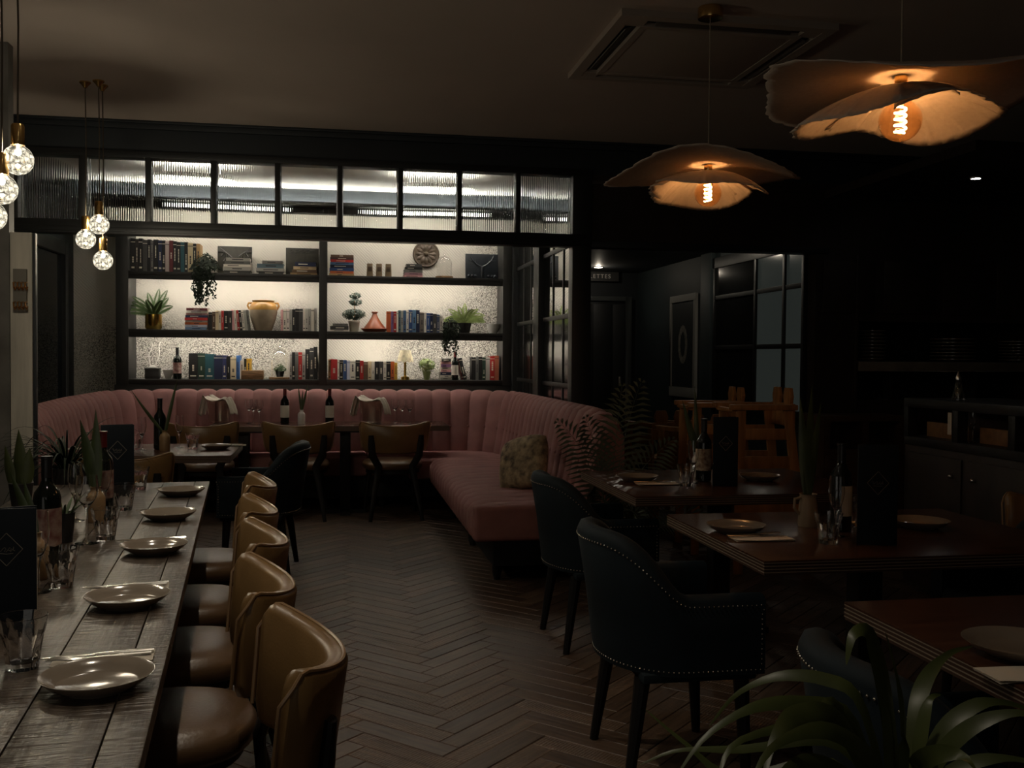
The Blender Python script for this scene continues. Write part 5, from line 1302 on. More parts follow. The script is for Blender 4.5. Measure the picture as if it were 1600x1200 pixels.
spider('dracaena', 'arching thin-leaved dark plant in front of the left booth wing', (-1.26, 4.99, 0.6505), 90, 0.48, 0.011, leaf_dark, 0.10, 0.16, 0.6, 2.8, (1.6, 3.0), seed=5)
p = at_z(30, 800, TZ)
sn = thing('snake_plant', 'pale green upright leaves at the left picture edge before the grey post', 'plant', (-0.62 - 0.55, 3.9, TZ + 0.0003))
sn.location = (at_y(33, 760, 4.15).x, 4.15, TZ + 0.0003)
MB().lathe([(1e-6, 0), (0.035, 0), (0.045, 0.09), (0.04, 0.09), (1e-6, 0.08)], 20).build('pot', pot_dark, sn)
for (dx_, dz_, ln, wd) in ((-0.03, 1, 0.22, 0.055), (0.10, 1, 0.15, 0.05), (-0.16, 1, 0.16, 0.04)):
    mb = MB(); leaf_mb(mb, (dx_ * 0.2, rnd.uniform(-0.015, 0.015), 0.08), (dx_, 0.02, dz_), ln, wd, 0.02, 8, face=0.85); mb.build('leaf', leaf_olive, sn, **nofix)

# ---- the brown table
plate('grey plate at the right end of the brown table', at_z(338, 694.5, TZ + 0.03))
plate('grey plate at the left end of the brown table behind the spiky leaves', at_z(150, 693, TZ + 0.03))
napkin('folded napkin by the right plate of the brown table', at_z(366, 696.5, TZ), 0.05, 0.15, 0.07)
napkin('folded napkin by the left plate of the brown table', at_z(128, 702, TZ), 0.0, 0.17, 0.09)
tumbler('faceted tumbler left of the plate on the brown table', at_z(301, 702, TZ))
tumbler('faceted tumbler right of the far menu card on the brown table', at_z(211, 703, TZ))
stem_glass('flute', 'champagne flute beside the tumbler and plate on the brown table', at_z(280, 699, TZ))
stem_glass('flute', 'champagne flute left of the dark bottle on the brown table', at_z(222, 703, TZ))
bottle('dark wine bottle behind the tan vase on the brown table', at_z(250, 702, TZ), h=0.32)
vase('tan bottle vase with two spreading leaves on the brown table', at_z(257.5, 704, TZ), 'bottle', [(-0.85, 0, 1, 0.34, 0.022, -0.25), (0.22, 0, 1, 0.37, 0.022, 0.0)])

# ---- the booth table
bottle('left of two dark wine bottles on the booth table', at_z(445, 662, TZ), lm=label_white, cm=capsule)
bottle('right of two dark wine bottles on the booth table', at_z(515, 662, TZ), lm=label_white, cm=capsule)
vase('small white vase with upright leaves between the two booth bottles', at_z(471, 663, TZ), 'bottle', [(-0.12, 0, 1, 0.24, 0.02, 0.0), (0.22, 0, 1, 0.26, 0.02, 0.0), (0.05, 0, 1, 0.2, 0.02, 0.0)], col=ceramic_white)
for i, px in enumerate((389, 396, 405)): stem_glass('wine', ['left', 'middle', 'right'][i] + ' wine glass of three right of the left ice bucket', at_z(px, 662 + i, TZ), group='wine glasses on the booth table')
for i, px in enumerate((617, 628, 640)): stem_glass('wine', ['left', 'middle', 'right'][i] + ' wine glass of three right of the right ice bucket', at_z(px, 661 + i, TZ), group='wine glasses on the booth table')
bucket_m = pane('bucket_plastic', (0.86, 0.84, 0.80), 3.0, 0.12, 0.06)
for (px, lab, lab2) in ((343, 'clear ice bucket at the left of the booth table', 'white cloth draped over the left ice bucket'), (581, 'clear ice bucket at the right of the booth table', 'white cloth draped over the right ice bucket')):
    p = at_z(px, 660, TZ)
    t = thing('ice_bucket', lab, 'bucket', (p.x, p.y, TZ + 0.0003), 0, 'ice buckets')
    MB().lathe([(1e-6, 0), (0.075, 0), (0.085, 0.01), (0.115, 0.20), (0.112, 0.20), (0.082, 0.014), (1e-6, 0.012)], 28).build('pail', bucket_m, t, fix=True)
    run_ = [(-0.175, 0.055), (-0.165, 0.11), (-0.15, 0.17), (-0.132, 0.218), (-0.112, 0.226), (-0.07, 0.205), (0.0, 0.192), (0.06, 0.205), (0.108, 0.228), (0.130, 0.222), (0.152, 0.18), (0.168, 0.125), (0.172, 0.09)]
    def cloth(u, v):
        k = u * (len(run_) - 1); i0 = min(int(k), len(run_) - 2); f_ = k - i0
        x = run_[i0][0] * (1 - f_) + run_[i0 + 1][0] * f_; z = run_[i0][1] * (1 - f_) + run_[i0 + 1][1] * f_
        tail = min(1.0, abs(x) / 0.13) ** 3; wd = 0.13 - 0.05 * tail
        return (x + tail * 0.010 * math.sin(15 * v + 2), (v - 0.5) * wd + 0.008 * math.sin(8 * u) - 0.02 * tail, z + 0.006 * math.sin(13 * v + 7 * u) + 0.03 * tail * abs(v - 0.45) * (1 if x < 0 else -1))
    o = MB().grid(cloth, 36, 14).build('napkin_cloth', napkin_m, fix=False); so = o.modifiers.new('thick', 'SOLIDIFY'); so.thickness = 0.003
    o.rotation_euler = (0, 0, -0.7); o.scale = (1.12, 1.25, 1.0)
    o.location = (p.x, p.y, TZ + 0.0003); tag(o, lab2, 'cloth', 'white cloths on the ice buckets')

# ---- tables at the right
plate('grey plate at the left of the farther dark table', at_z(997, 742, TZ + 0.03), 0.103)
plate('grey plate at the right of the farther dark table', at_z(1187, 741, TZ + 0.03), 0.103)
plate('grey plate at the left of the jug table', at_z(1150, 818, TZ + 0.03), 0.103)
plate('grey plate at the right of the jug table', at_z(1437, 811, TZ + 0.03), 0.103)
plate('grey plate cut by the right edge of the picture', at_z(1595, 1000, TZ + 0.03), 0.112)
for (px, py, lab) in ((1027, 757, 'farther dark table'), (1190, 843, 'jug table')):
    p = at_z(px, py, TZ)
    napkin('folded napkin with cutlery at the left of the ' + lab, p, -0.05, 0.20, 0.085)
    cutlery('steel knife on the napkin of the ' + lab, 'steel fork on the napkin of the ' + lab, (p.x - 0.02, p.y + 0.02), PI - 0.03)
napkin('folded napkin cut by the right edge of the picture', at_z(1618, 1056, TZ), -0.05, 0.20, 0.085)
tumbler('faceted tumbler in front of the bottle on the farther dark table', at_z(1072, 759, TZ))
stem_glass('flute', 'champagne flute before the floral bottle on the farther dark table', at_z(1083, 755, TZ))
bottle('wine bottle with floral label beside the menu card on the farther dark table', at_z(1099, 752, TZ), lm=label_m)
menu('navy menu card standing on the farther dark table', at_z(1133, 760, TZ), math.radians(-14), w=0.115, h=0.325)
vase('slim white vase with tall leaves on the farther dark table', at_z(1090, 745, TZ), 'bottle', [(-0.30, 0, 1, 0.30, 0.035, 0.0), (-0.06, 0, 1, 0.36, 0.026, 0.0)], col=ceramic_white)
vase('cream jug with tall green leaves on the nearer dark table', at_z(1262, 822, TZ), 'jug', [(0.03, 0.02, 1, 0.42, 0.045, 0.0), (-0.10, 0, 1, 0.38, 0.040, 0.0), (0.14, 0.03, 1, 0.36, 0.045, 0.0)], col=M('jug_clay', (0.34, 0.25, 0.16), 0.5, var=0.2, scale=10), s=0.88)
tumbler('faceted tumbler in front of the jug table bottle', at_z(1294, 849, TZ))
tumbler('faceted tumbler between bottle and menu card on the jug table', at_z(1334, 822, TZ))
stem_glass('flute', 'champagne flute right of the cream jug', at_z(1306, 838, TZ))
bottle('dark wine bottle left of the menu card on the jug table', at_z(1313, 829, TZ), lm=label_white, rz=1.4)
menu('navy menu card standing on the jug table', at_z(1370, 852, TZ), math.radians(-16), w=0.125, h=0.325)
bottle('red-labelled wine bottle on the bottom left shelf', on_shelf(277, ZB, 0.06), z=ZB, lm=label_red, h=0.29, r=0.038)
bottle('white-labelled wine bottle on the bottom right shelf', on_shelf(711.5, ZB, 0.05), z=ZB, lm=label_white, cm=capsule, h=0.275, r=0.032)
# ================================================================== lamps
core_m = emit('crystal_core', (1.0, 0.88, 0.66), CRYSTAL_CORE)
def crystal_mat():
    m, nt, out = new_mat('crystal_globe')
    tc = N(nt, 'ShaderNodeTexCoord')
    vo = N(nt, 'ShaderNodeTexVoronoi', feature='DISTANCE_TO_EDGE'); vo.inputs['Scale'].default_value = 46; nt.links.new(tc.outputs['Object'], vo.inputs['Vector'])
    no = N(nt, 'ShaderNodeTexNoise'); no.inputs['Scale'].default_value = 60; no.inputs['Detail'].default_value = 4; nt.links.new(tc.outputs['Object'], no.inputs['Vector'])
    mr = N(nt, 'ShaderNodeMapRange', clamp=True); mr.inputs[1].default_value = 0.02; mr.inputs[2].default_value = 0.14; mr.inputs[3].default_value = 0.25; mr.inputs[4].default_value = 1.0
    nt.links.new(vo.outputs[0], mr.inputs[0])
    n2 = N(nt, 'ShaderNodeMapRange', clamp=True); n2.inputs[1].default_value = 0.38; n2.inputs[2].default_value = 0.62; n2.inputs[3].default_value = 0.02; n2.inputs[4].default_value = 1.1; nt.links.new(no.outputs[0], n2.inputs[0])
    mu = N(nt, 'ShaderNodeMath', operation='MULTIPLY'); nt.links.new(mr.outputs[0], mu.inputs[0]); nt.links.new(n2.outputs[0], mu.inputs[1])
    m3 = N(nt, 'ShaderNodeMath', operation='MULTIPLY'); m3.inputs[1].default_value = CRYSTAL_GLOBE; nt.links.new(mu.outputs[0], m3.inputs[0])
    em = N(nt, 'ShaderNodeEmission'); em.inputs[0].default_value = (1.0, 0.90, 0.68, 1); nt.links.new(m3.outputs[0], em.inputs[1])
    tr_ = N(nt, 'ShaderNodeBsdfTransparent'); gl = N(nt, 'ShaderNodeBsdfGlossy'); gl.inputs['Roughness'].default_value = 0.05
    mx1 = N(nt, 'ShaderNodeMixShader'); mx1.inputs[0].default_value = 0.10; nt.links.new(tr_.outputs[0], mx1.inputs[1]); nt.links.new(gl.outputs[0], mx1.inputs[2])
    mx2 = N(nt, 'ShaderNodeMixShader'); mx2.inputs[0].default_value = 0.45; nt.links.new(mx1.outputs[0], mx2.inputs[1]); nt.links.new(em.outputs[0], mx2.inputs[2])
    nt.links.new(mx2.outputs[0], out.inputs[0]); return m
crys = crystal_mat()
cord_m = M('lamp_cord', (0.10, 0.075, 0.05), 0.6)
def crystal_bulb(lab, x, y, z, r=0.055):
    t = thing('crystal_bulb_pendant', lab, 'lamp', (x, y, z), 0, 'crystal bulb pendants')
    prof = [(1e-6, -r)] + [(r * math.sin(a), -r * math.cos(a)) for a in [PI * i / 16 for i in range(1, 13)]] + [(r * 0.52, r * 0.84), (r * 0.40, r * 1.0)]
    MB().lathe(prof, 28).build('globe', crys, t, fix=False, smooth=60)
    MB().sphere((0, 0, r * 0.5), r * 0.2, 10, 8).tube([(0, 0, r * 0.6), (0, 0, r * 1.0)], r * 0.06, 6).build('led_core', core_m, t, smooth=None)
    MB().lathe([(r * 0.43, r * 0.98), (r * 0.43, r * 2.25), (r * 0.36, r * 2.4), (1e-6, r * 2.42)], 20).build('socket', brass, t)
    zc = CEIL - z
    MB().tube([(0, 0, r * 2.4), (0.004, 0, (r * 2.4 + zc) / 2), (0, 0, zc)], 0.0035, 6).build('cord', cord_m, t)
    MB().lathe([(0.008, zc - 0.035), (0.016, zc - 0.022), (0.032, zc - 0.006), (0.032, zc), (1e-6, zc)], 16).build('ceiling_cup', brass, t)
    return t
# far cluster: cups on the ceiling at (133,128) (155,127) (158,133)
for (cx, cy, by, lab) in ((133, 128, 374, 'left glowing crystal bulb of the far hanging cluster of three'), (154, 126, 351, 'upper glowing crystal bulb of the far hanging cluster of three'), (160, 133, 407, 'lowest glowing crystal bulb of the far hanging cluster of three')):
    p = at_z(cx, cy, CEIL)
    q = at_y(cx, by, p.y); crystal_bulb(lab, p.x, p.y, q.z)
for (bx, by, d_, lab) in ((28, 250, 3.95, 'glowing crystal bulb nearest the ceiling in the left corner cluster'), (3, 296, 3.92, 'glowing crystal bulb cut by the left edge, middle of its cluster'), (-14, 338, 3.98, 'glowing crystal bulb barely showing at the left edge, lowest of its cluster')):
    q = at_y(bx, by, d_); crystal_bulb(lab, q.x, q.y, q.z)

# paper petal lamps
def paper_mat():
    m, nt, out = new_mat('torn_paper')
    tc = N(nt, 'ShaderNodeTexCoord'); no = N(nt, 'ShaderNodeTexNoise'); no.inputs['Scale'].default_value = 70; no.inputs['Detail'].default_value = 5; nt.links.new(tc.outputs['Object'], no.inputs['Vector'])
    ra = N(nt, 'ShaderNodeValToRGB'); ra.color_ramp.elements[0].color = (0.66, 0.55, 0.45, 1); ra.color_ramp.elements[1].color = (0.86, 0.76, 0.66, 1); nt.links.new(no.outputs[0], ra.inputs[0])
    bp = N(nt, 'ShaderNodeBump'); bp.inputs['Strength'].default_value = 0.4; bp.inputs['Distance'].default_value = 0.003; nt.links.new(no.outputs[0], bp.inputs['Height'])
    di = N(nt, 'ShaderNodeBsdfDiffuse'); tl = N(nt, 'ShaderNodeBsdfTranslucent')
    for s_ in (di, tl): nt.links.new(ra.outputs[0], s_.inputs[0]); nt.links.new(bp.outputs[0], s_.inputs['Normal'])
    mx = N(nt, 'ShaderNodeMixShader'); mx.inputs[0].default_value = 0.33; nt.links.new(di.outputs[0], mx.inputs[1]); nt.links.new(tl.outputs[0], mx.inputs[2])
    nt.links.new(mx.outputs[0], out.inputs[0]); return m
pap = paper_mat()
fil_m = emit('filament', (1.0, 0.60, 0.30), FILAMENT)
amber = pane('amber_glass', (1.0, 0.80, 0.56), 3.5)
def petal_lamp(lab, x, y, zrim, rz, seed, canopy=True, R1=0.425, R2=0.262):
    r_ = random.Random(seed); ph = [r_.uniform(0, 6.28) for _ in range(8)]
    t = thing('petal_pendant_lamp', lab, 'lamp', (x, y, zrim), rz, 'paper petal lamps')
    def jag(a, k): return 0.008 * math.sin(37 * a + k) * math.sin(11 * a + 2 * k) + 0.004 * math.sin(91 * a + k)
    def edge1(a): return R1 * (1 + 0.05 * math.sin(2 * a + ph[0]) + 0.06 * math.sin(3 * a + ph[1]) + 0.025 * math.sin(5 * a + ph[2])) + jag(a, ph[3])
    def f1(u, v):
        a = 2 * PI * u; r = 0.012 + (edge1(a) - 0.012) * v
        z = 0.125 - 0.05 * v ** 1.5 + v * v * (0.032 * math.sin(2 * a + ph[4]) + 0.022 * math.sin(3 * a + ph[5]))
        return (r * math.cos(a), r * math.sin(a), z)
    o = MB().grid(f1, 120, 14, wrap_u=True).build('upper_sheet', pap, t, fix=False, smooth=70); o.modifiers.new('thick', 'SOLIDIFY').thickness = 0.003
    # two overlapping sheets form the lower bowl
    for k, (a0, a1, dz, sc_) in enumerate(((2.2, 2.2 + 4.3, 0.0, 1.0), (-0.25, 2.95, -0.014, 1.05))):
        def f2(u, v, a0=a0, a1=a1, dz=dz, sc_=sc_, k=k):
            a = a0 + (a1 - a0) * u
            e = R2 * sc_ * (1 + 0.07 * math.sin(2 * a + ph[6]) + 0.05 * math.sin(3 * a + ph[7])) + jag(a, ph[k])
            endk = min(u, 1 - u) / 0.06
            e *= 0.86 + 0.14 * min(1, endk) ** 0.5
            r = 0.058 + (e - 0.058) * v
            z = 0.085 - 0.085 * v ** 1.7 + v * v * (0.020 * math.sin(2 * a + ph[4] + 1.0 + k) + 0.012 * math.sin(4 * a + ph[5])) + dz * v
            return (r * math.cos(a), r * math.sin(a), z)
        o = MB().grid(f2, 90, 12).build('petal', pap, t, fix=False, smooth=70); o.modifiers.new('thick', 'SOLIDIFY').thickness = 0.0025
    rb = 0.060
    MB().lathe([(1e-6, -rb)] + [(rb * math.sin(b), -rb * math.cos(b)) for b in [PI * i / 14 for i in range(1, 12)]] + [(0.014, rb * 1.15), (0.013, rb * 1.35)], 24, (0, 0, -0.002)).build('bulb', amber, t, fix=False, smooth=60)
    sp_ = [(0.015 * math.cos(b), 0.015 * math.sin(b), 0.040 - 0.080 * i / 72) for i, b in ((i, i * 2 * PI / 16) for i in range(73))]
    MB().tube(sp_, 0.0032, 6).build('filament', fil_m, t, smooth=None)
    MB().lathe([(0.016, 0.066), (0.018, 0.07), (0.018, 0.125), (0.006, 0.135), (1e-6, 0.136)], 16).build('socket', brass, t)
    zc = CEIL - zrim
    MB().tube([(0, 0, 0.13), (0, 0, zc)], 0.0025, 6).build('cord', M('cream_cord', (0.35, 0.28, 0.2), 0.7), t)
    MB().lathe([(1e-6, zc - 0.05), (0.055, zc - 0.05), (0.055, zc), (1e-6, zc)], 24).build('ceiling_rose', brass, t, bevel=0.004)
    return t
q = at_z(1110, 12, CEIL)
petal_lamp('farther glowing paper petal lamp hanging below the ceiling air unit', q.x, q.y, 2.085, 0.4, 4)
petal_lamp('nearest big glowing paper petal lamp at the upper right', 1.585, 2.62, 2.035, 1.9, 9)

# corridor and kitchen downlights
dl_m = emit('downlight_face', (1.0, 0.96, 0.88), CORRIDOR_SPOT)
def spot(t, watts, ang, col=(1.0, 0.87, 0.68), r=0.018, blend=0.6, dz=-0.035):
    d = bpy.data.lights.new('spot_beam', 'POINT' if ang > 175 else 'SPOT'); d.energy = watts; d.color = col; d.shadow_soft_size = r
    if d.type == 'SPOT': d.spot_size = math.radians(ang); d.spot_blend = blend
    o = bpy.data.objects.new('spot_beam', d); COL.objects.link(o); o.parent = t; o.location = (0, 0, dz); return o
def downlight(lab, p, z, r=0.04, sp=None):
    t = thing('downlight', lab, 'light', (p[0], p[1], z), 0, 'small downlights')
    MB().lathe([(r * 1.25, 0), (r * 1.25, -0.008), (r, -0.010), (r, -0.002)], 20).build('rim', ceramic_white, t)
    MB().lathe([(1e-6, -0.006), (r, -0.006)], 20).build('lens', dl_m, t, fix=False)
    if sp: spot(t, *sp)
    return t
q = at_z(935, 418, 2.352); downlight('small downlight above the toilet sign in the corridor', (q.x, min(q.y, 11.2)), 2.36, sp=(CORRIDOR_W * 0.6, 180))
downlight('hidden corridor downlight mirrored in the corridor window', (3.15, 8.5), 2.36, sp=(CORRIDOR_W * 0.6, 180))
sof = struct(MB().span((3.62, 5.2, 2.56), (5.5, YT, 2.62)).build('ceiling', brown_wall, smooth=None))
q = at_z(1525, 279, 2.552); downlight('small downlight in the soffit over the kitchen counter', (q.x, q.y), 2.56, 0.03)

for i, (yy_, lab) in enumerate(((1.35, 'ceiling downlight over the near end of the long table'), (2.55, 'ceiling downlight over the middle of the long table'), (3.75, 'ceiling downlight over the far half of the long table'))):
    downlight(lab, (-0.36 - 0.09 * (yy_ - 2.0), yy_), CEIL, sp=(TABLE_SPOT, 95))
# green indicator by the booth
p = at_y(173, 366, YW - 0.03)
t = thing('emergency_light', 'tiny green indicator light high on the wallpapered wall', 'light', (p.x, YW - 0.001, p.z))
MB().span((-0.035, -0.03, -0.02), (0.035, 0, 0.02)).build('housing', case_m, t, bevel=0.004)
MB().sphere((0, -0.031, 0), 0.010, 10, 6).build('lens', emit('green_led', (0.05, 1.0, 0.45), 3.0), t)

# ================================================================== air unit on the ceiling
a1, a2 = at_z(966, 24, CEIL - 0.03), at_z(892, 123, CEIL - 0.03); 
ac = thing('ceiling_air_unit', 'square ceiling air conditioning cassette above the petal lamps', 'air conditioner', ((a1.x + a2.x) / 2 + 0.52, (a1.y + a2.y) / 2, CEIL))
acm = M('ac_plastic', (0.40, 0.335, 0.275), 0.6)
acd = M('ac_slot', (0.02, 0.018, 0.015), 0.6)
hs = 0.52
fr_ = MB()
for (o_, w_, zz) in ((hs, 0.055, -0.03), (hs - 0.125, 0.035, -0.033)):
    fr_.span((-o_, o_ - w_, zz), (o_, o_, 0)).span((-o_, -o_, zz), (o_, -o_ + w_, 0)).span((-o_, -o_ + w_, zz), (-o_ + w_, o_ - w_, 0)).span((o_ - w_, -o_ + w_, zz), (o_, o_ - w_, 0))
i0, i1 = hs - 0.125, hs - 0.055
for sx in (-1, 1):
    for sy in (-1, 1):
        fr_.span((sx * i0, sy * i0, -0.028), (sx * i1, sy * i1, 0)).span((sx * 0.38, sy * i0, -0.028), (sx * i0, sy * i1, 0)).span((sx * i0, sy * 0.38, -0.028), (sx * i1, sy * i0, 0))
fr_.build('frame', acm, ac, smooth=None, weld=False)
for k, (sx, sy) in enumerate(((1, 0), (-1, 0), (0, 1), (0, -1))):
    rz_ = k
    MB().span((-0.38 if sy else sx * (hs - 0.125), -0.38 if sx else sy * (hs - 0.125), -0.012), (0.38 if sy else sx * (hs - 0.055), 0.38 if sx else sy * (hs - 0.055), -0.004)).build('slot', acd, ac, smooth=None)
    v_ = MB().span((-0.33, -0.022, -0.003), (0.33, 0.022, 0.003)).build('vane', M('ac_vane', (0.11, 0.095, 0.08), 0.6), ac, bevel=0.001)
    v_.location = (sx * (hs - 0.09), sy * (hs - 0.09), -0.018); v_.rotation_euler = (0.5 * (1 if (sy > 0 or sx > 0) else -1), 0, PI / 2 if sx else 0)
MB().span((-0.36, -0.36, -0.030), (0.36, 0.36, -0.006)).build('grille', acm, ac, bevel=0.004)
for i in range(0): MB().span((-0.33, -0.30 + i * 0.07, -0.034), (0.33, -0.285 + i * 0.07, -0.029)).build('slat', M('ac_slat', (0.33, 0.28, 0.23), 0.6), ac, smooth=None)

# ================================================================== left post with coat hooks
pa, pb_ = at_y(16, 500, 5.35), at_y(50, 500, 5.35)
post = thing('coat_post', 'pale grey wooden post with a coat hook board at the left', 'post', ((pa.x + pb_.x) / 2, 5.35, 0))
hw = (pb_.x - pa.x) / 2; zt = at_y(33, 363, 5.35).z
post_m = M('grey_board', (0.58, 0.54, 0.46), 0.7, var=0.3, scale=5, stretch=(3, 3, 0.4), bump=0.1, bscale=40)
MB().span((-hw, 0, 0), (hw, 0.05, zt)).build('board', post_m, post, bevel=0.003)
MB().span((hw, 0.01, 0), (hw + 0.014, 0.045, zt)).build('edge_strip', navy_wall, post, bevel=0.002)
z0, z1 = at_y(30, 487, 5.33).z, at_y(30, 420, 5.33).z
hb = MB().span((-hw * 0.62, -0.022, z0), (hw * 0.62, 0, z1)).build('hook_board', M('hook_board', (0.17, 0.155, 0.13), 0.7), post, bevel=0.003)
for zz in (at_y(30, 440, 5.1).z, at_y(30, 472, 5.1).z):
    for k in range(4):
        x = -hw * 0.4 + k * hw * 0.35
        MB().tube([(x, -0.022, zz + 0.012), (x, -0.05, zz + 0.008), (x + 0.004, -0.058, zz - 0.016), (x + 0.006, -0.044, zz - 0.026), (x + 0.006, -0.03, zz - 0.012)], 0.0042, 8).build('hook', M('copper', (0.75, 0.42, 0.18), 0.25, 1.0), hb)

# ================================================================== corridor picture and sign
yp0, yp1 = at_x(1090, 540, XC).y, at_x(1050, 540, XC).y
pt = thing('framed_picture', 'pale framed picture of a pale ring on dark ground in the corridor', 'picture', (XC, (yp0 + yp1) / 2, 1.475))
hw, hh = (yp1 - yp0) / 2, 0.53
MB().span((-0.03, -hw, -hh), (0, hw, -hh + 0.10)).span((-0.03, -hw, hh - 0.07), (0, hw, hh)).span((-0.03, -hw, -hh + 0.1), (0, -hw + 0.06, hh - 0.07)).span((-0.03, hw - 0.06, -hh + 0.1), (0, hw, hh - 0.07)).build('frame', M('picture_frame', (0.42, 0.41, 0.37), 0.6), pt, bevel=0.003)
MB().span((-0.018, -hw + 0.05, -hh + 0.09), (-0.008, hw - 0.05, hh - 0.06)).build('print', M('print_dark', (0.035, 0.042, 0.042), 0.5), pt, smooth=None)
rg = MB(); rg.tube([(-0.019, 0.105 * math.cos(a), 0.015 + 0.165 * math.sin(a)) for a in [2 * PI * i / 36 for i in range(36)]], [0.034 + 0.006 * math.sin(3 * i) for i in range(36)], 8, loop=True)
rg.v = [Vector((-0.0185 + (v.x + 0.019) * 0.05, v.y, v.z)) for v in rg.v]
rg.build('ring_motif', M('ring_print', (0.30, 0.28, 0.23), 0.7, var=0.4, scale=30), pt)
sg = thing('toilet_sign', 'dark hanging sign reading TOILETTES under the corridor downlight', 'sign', (at_y(960, 432, 11.40).x - 0.245, 11.40, at_y(940, 432, 11.40).z))
MB().span((-0.34, 0, -0.055), (0.30, 0.018, 0.055)).build('board', M('sign_board', (0.05, 0.05, 0.05), 0.5), sg, bevel=0.003)
lt = link('lettering', text_mesh('TOILETTES', 0.068, 0.002), sg, (0.0, -0.003, 0.0)); lt.rotation_euler = (PI / 2, 0, 0)
lt.data.materials.clear(); lt.data.materials.append(M('sign_letters', (0.8, 0.78, 0.74), 0.5))
for sx in (-0.3, 0.33): MB().tube([(sx, 0.009, 0.055), (sx, 0.009, 2.36 - sg.location.z)], 0.004, 6).build('hanger', black, sg)

# ================================================================== palm, foreground plant
pm_ = thing('potted_palm', 'dark feathery palm at the end of the pink booth', 'plant', (1.50, 5.36, 0))
MB().lathe([(1e-6, 0), (0.11, 0), (0.145, 0.34), (0.13, 0.34), (1e-6, 0.31)], 24).build('pot', pot_dark, pm_)
for i, (dx_, dy_, e, ln, wd, dr) in enumerate(((0.22, 0.1, 2.0, 0.95, 0.20, 1.3), (0.10, -0.1, 2.6, 0.90, 0.18, 0.9), (0.35, -0.2, 1.6, 0.72, 0.17, 1.4), (-0.30, -0.10, 2.2, 0.80, 0.15, 1.9), (-0.2, -0.4, 1.8, 0.55, 0.14, 1.9),
        (0.5, -0.5, 1.1, 0.72, 0.16, 1.8), (0.05, -0.6, 1.2, 0.62, 0.15, 1.9), (-0.25, -0.3, 2.4, 0.80, 0.17, 1.5), (0.6, 0.3, 1.2, 0.75, 0.17, 1.6))):
    mb = MB(); frond(mb, (0, 0, 0.30), (dx_, dy_, e), ln, wd, dr, 26, lw=0.014, face=0.35)
    mb.v = list(mb.v); mb.build('frond', palm_m, pm_, **nofix)
fg = thing('strap_leaf_plant', 'big green strap-leaved plant in the lower right foreground', 'plant', (0.70, 1.155, 0))
MB().lathe([(1e-6, 0), (0.10, 0), (0.145, 0.71), (0.132, 0.71), (0.125, 0.67), (1e-6, 0.67)], 28).build('pot', pot_dark, fg)
# leaf midribs: (pixel polyline, distance at the root, distance at the tip, width)
LV = [([(1385, 1230), (1345, 1095), (1290, 1060), (1215, 1056), (1150, 1085), (1108, 1135)], 1.16, 1.28, 0.026),
      ([(1375, 1240), (1330, 1120), (1260, 1098), (1180, 1104), (1105, 1148), (1055, 1215)], 1.15, 1.08, 0.026),
      ([(1370, 1240), (1315, 1130), (1250, 1118), (1212, 1150), (1190, 1230)], 1.14, 0.98, 0.040),
      ([(1380, 1230), (1310, 1105), (1270, 1125), (1150, 1160), (1120, 1230)], 1.16, 1.02, 0.024),
      ([(1385, 1230), (1360, 1180), (1290, 1140), (1210, 1165), (1170, 1230)], 1.13, 0.96, 0.030),
      ([(1360, 1250), (1290, 1190), (1150, 1215), (1070, 1160), (1008, 1108)], 1.17, 1.30, 0.022),
      ([(1375, 1240), (1300, 1160), (1160, 1170), (1060, 1172), (1000, 1195)], 1.17, 1.22, 0.016),
      ([(1405, 1240), (1392, 1120), (1378, 1040), (1358, 988), (1332, 992), (1322, 1040)], 1.17, 1.12, 0.050),
      ([(1412, 1240), (1413, 1130), (1403, 1060), (1383, 985)], 1.16, 1.17, 0.020),
      ([(1395, 1240), (1388, 1130), (1372, 1080)], 1.13, 1.12, 0.034),
      ([(1425, 1240), (1432, 1120), (1448, 1060), (1482, 1022), (1520, 1010)], 1.18, 1.30, 0.030),
      ([(1430, 1240), (1440, 1150), (1452, 1095), (1470, 1085)], 1.17, 1.20, 0.024),
      ([(1430, 1250), (1470, 1150), (1520, 1105), (1570, 1098), (1640, 1120)], 1.16, 1.14, 0.028),
      ([(1425, 1250), (1475, 1175), (1530, 1130), (1600, 1115), (1660, 1150)], 1.14, 1.06, 0.028),
      ([(1430, 1250), (1500, 1200), (1570, 1185), (1650, 1200)], 1.15, 1.10, 0.024),
      ([(1420, 1250), (1440, 1190), (1500, 1180), (1540, 1230)], 1.12, 0.95, 0.030),
      ([(1380, 1250), (1300, 1200), (1240, 1195), (1200, 1240)], 1.12, 0.94, 0.030)]
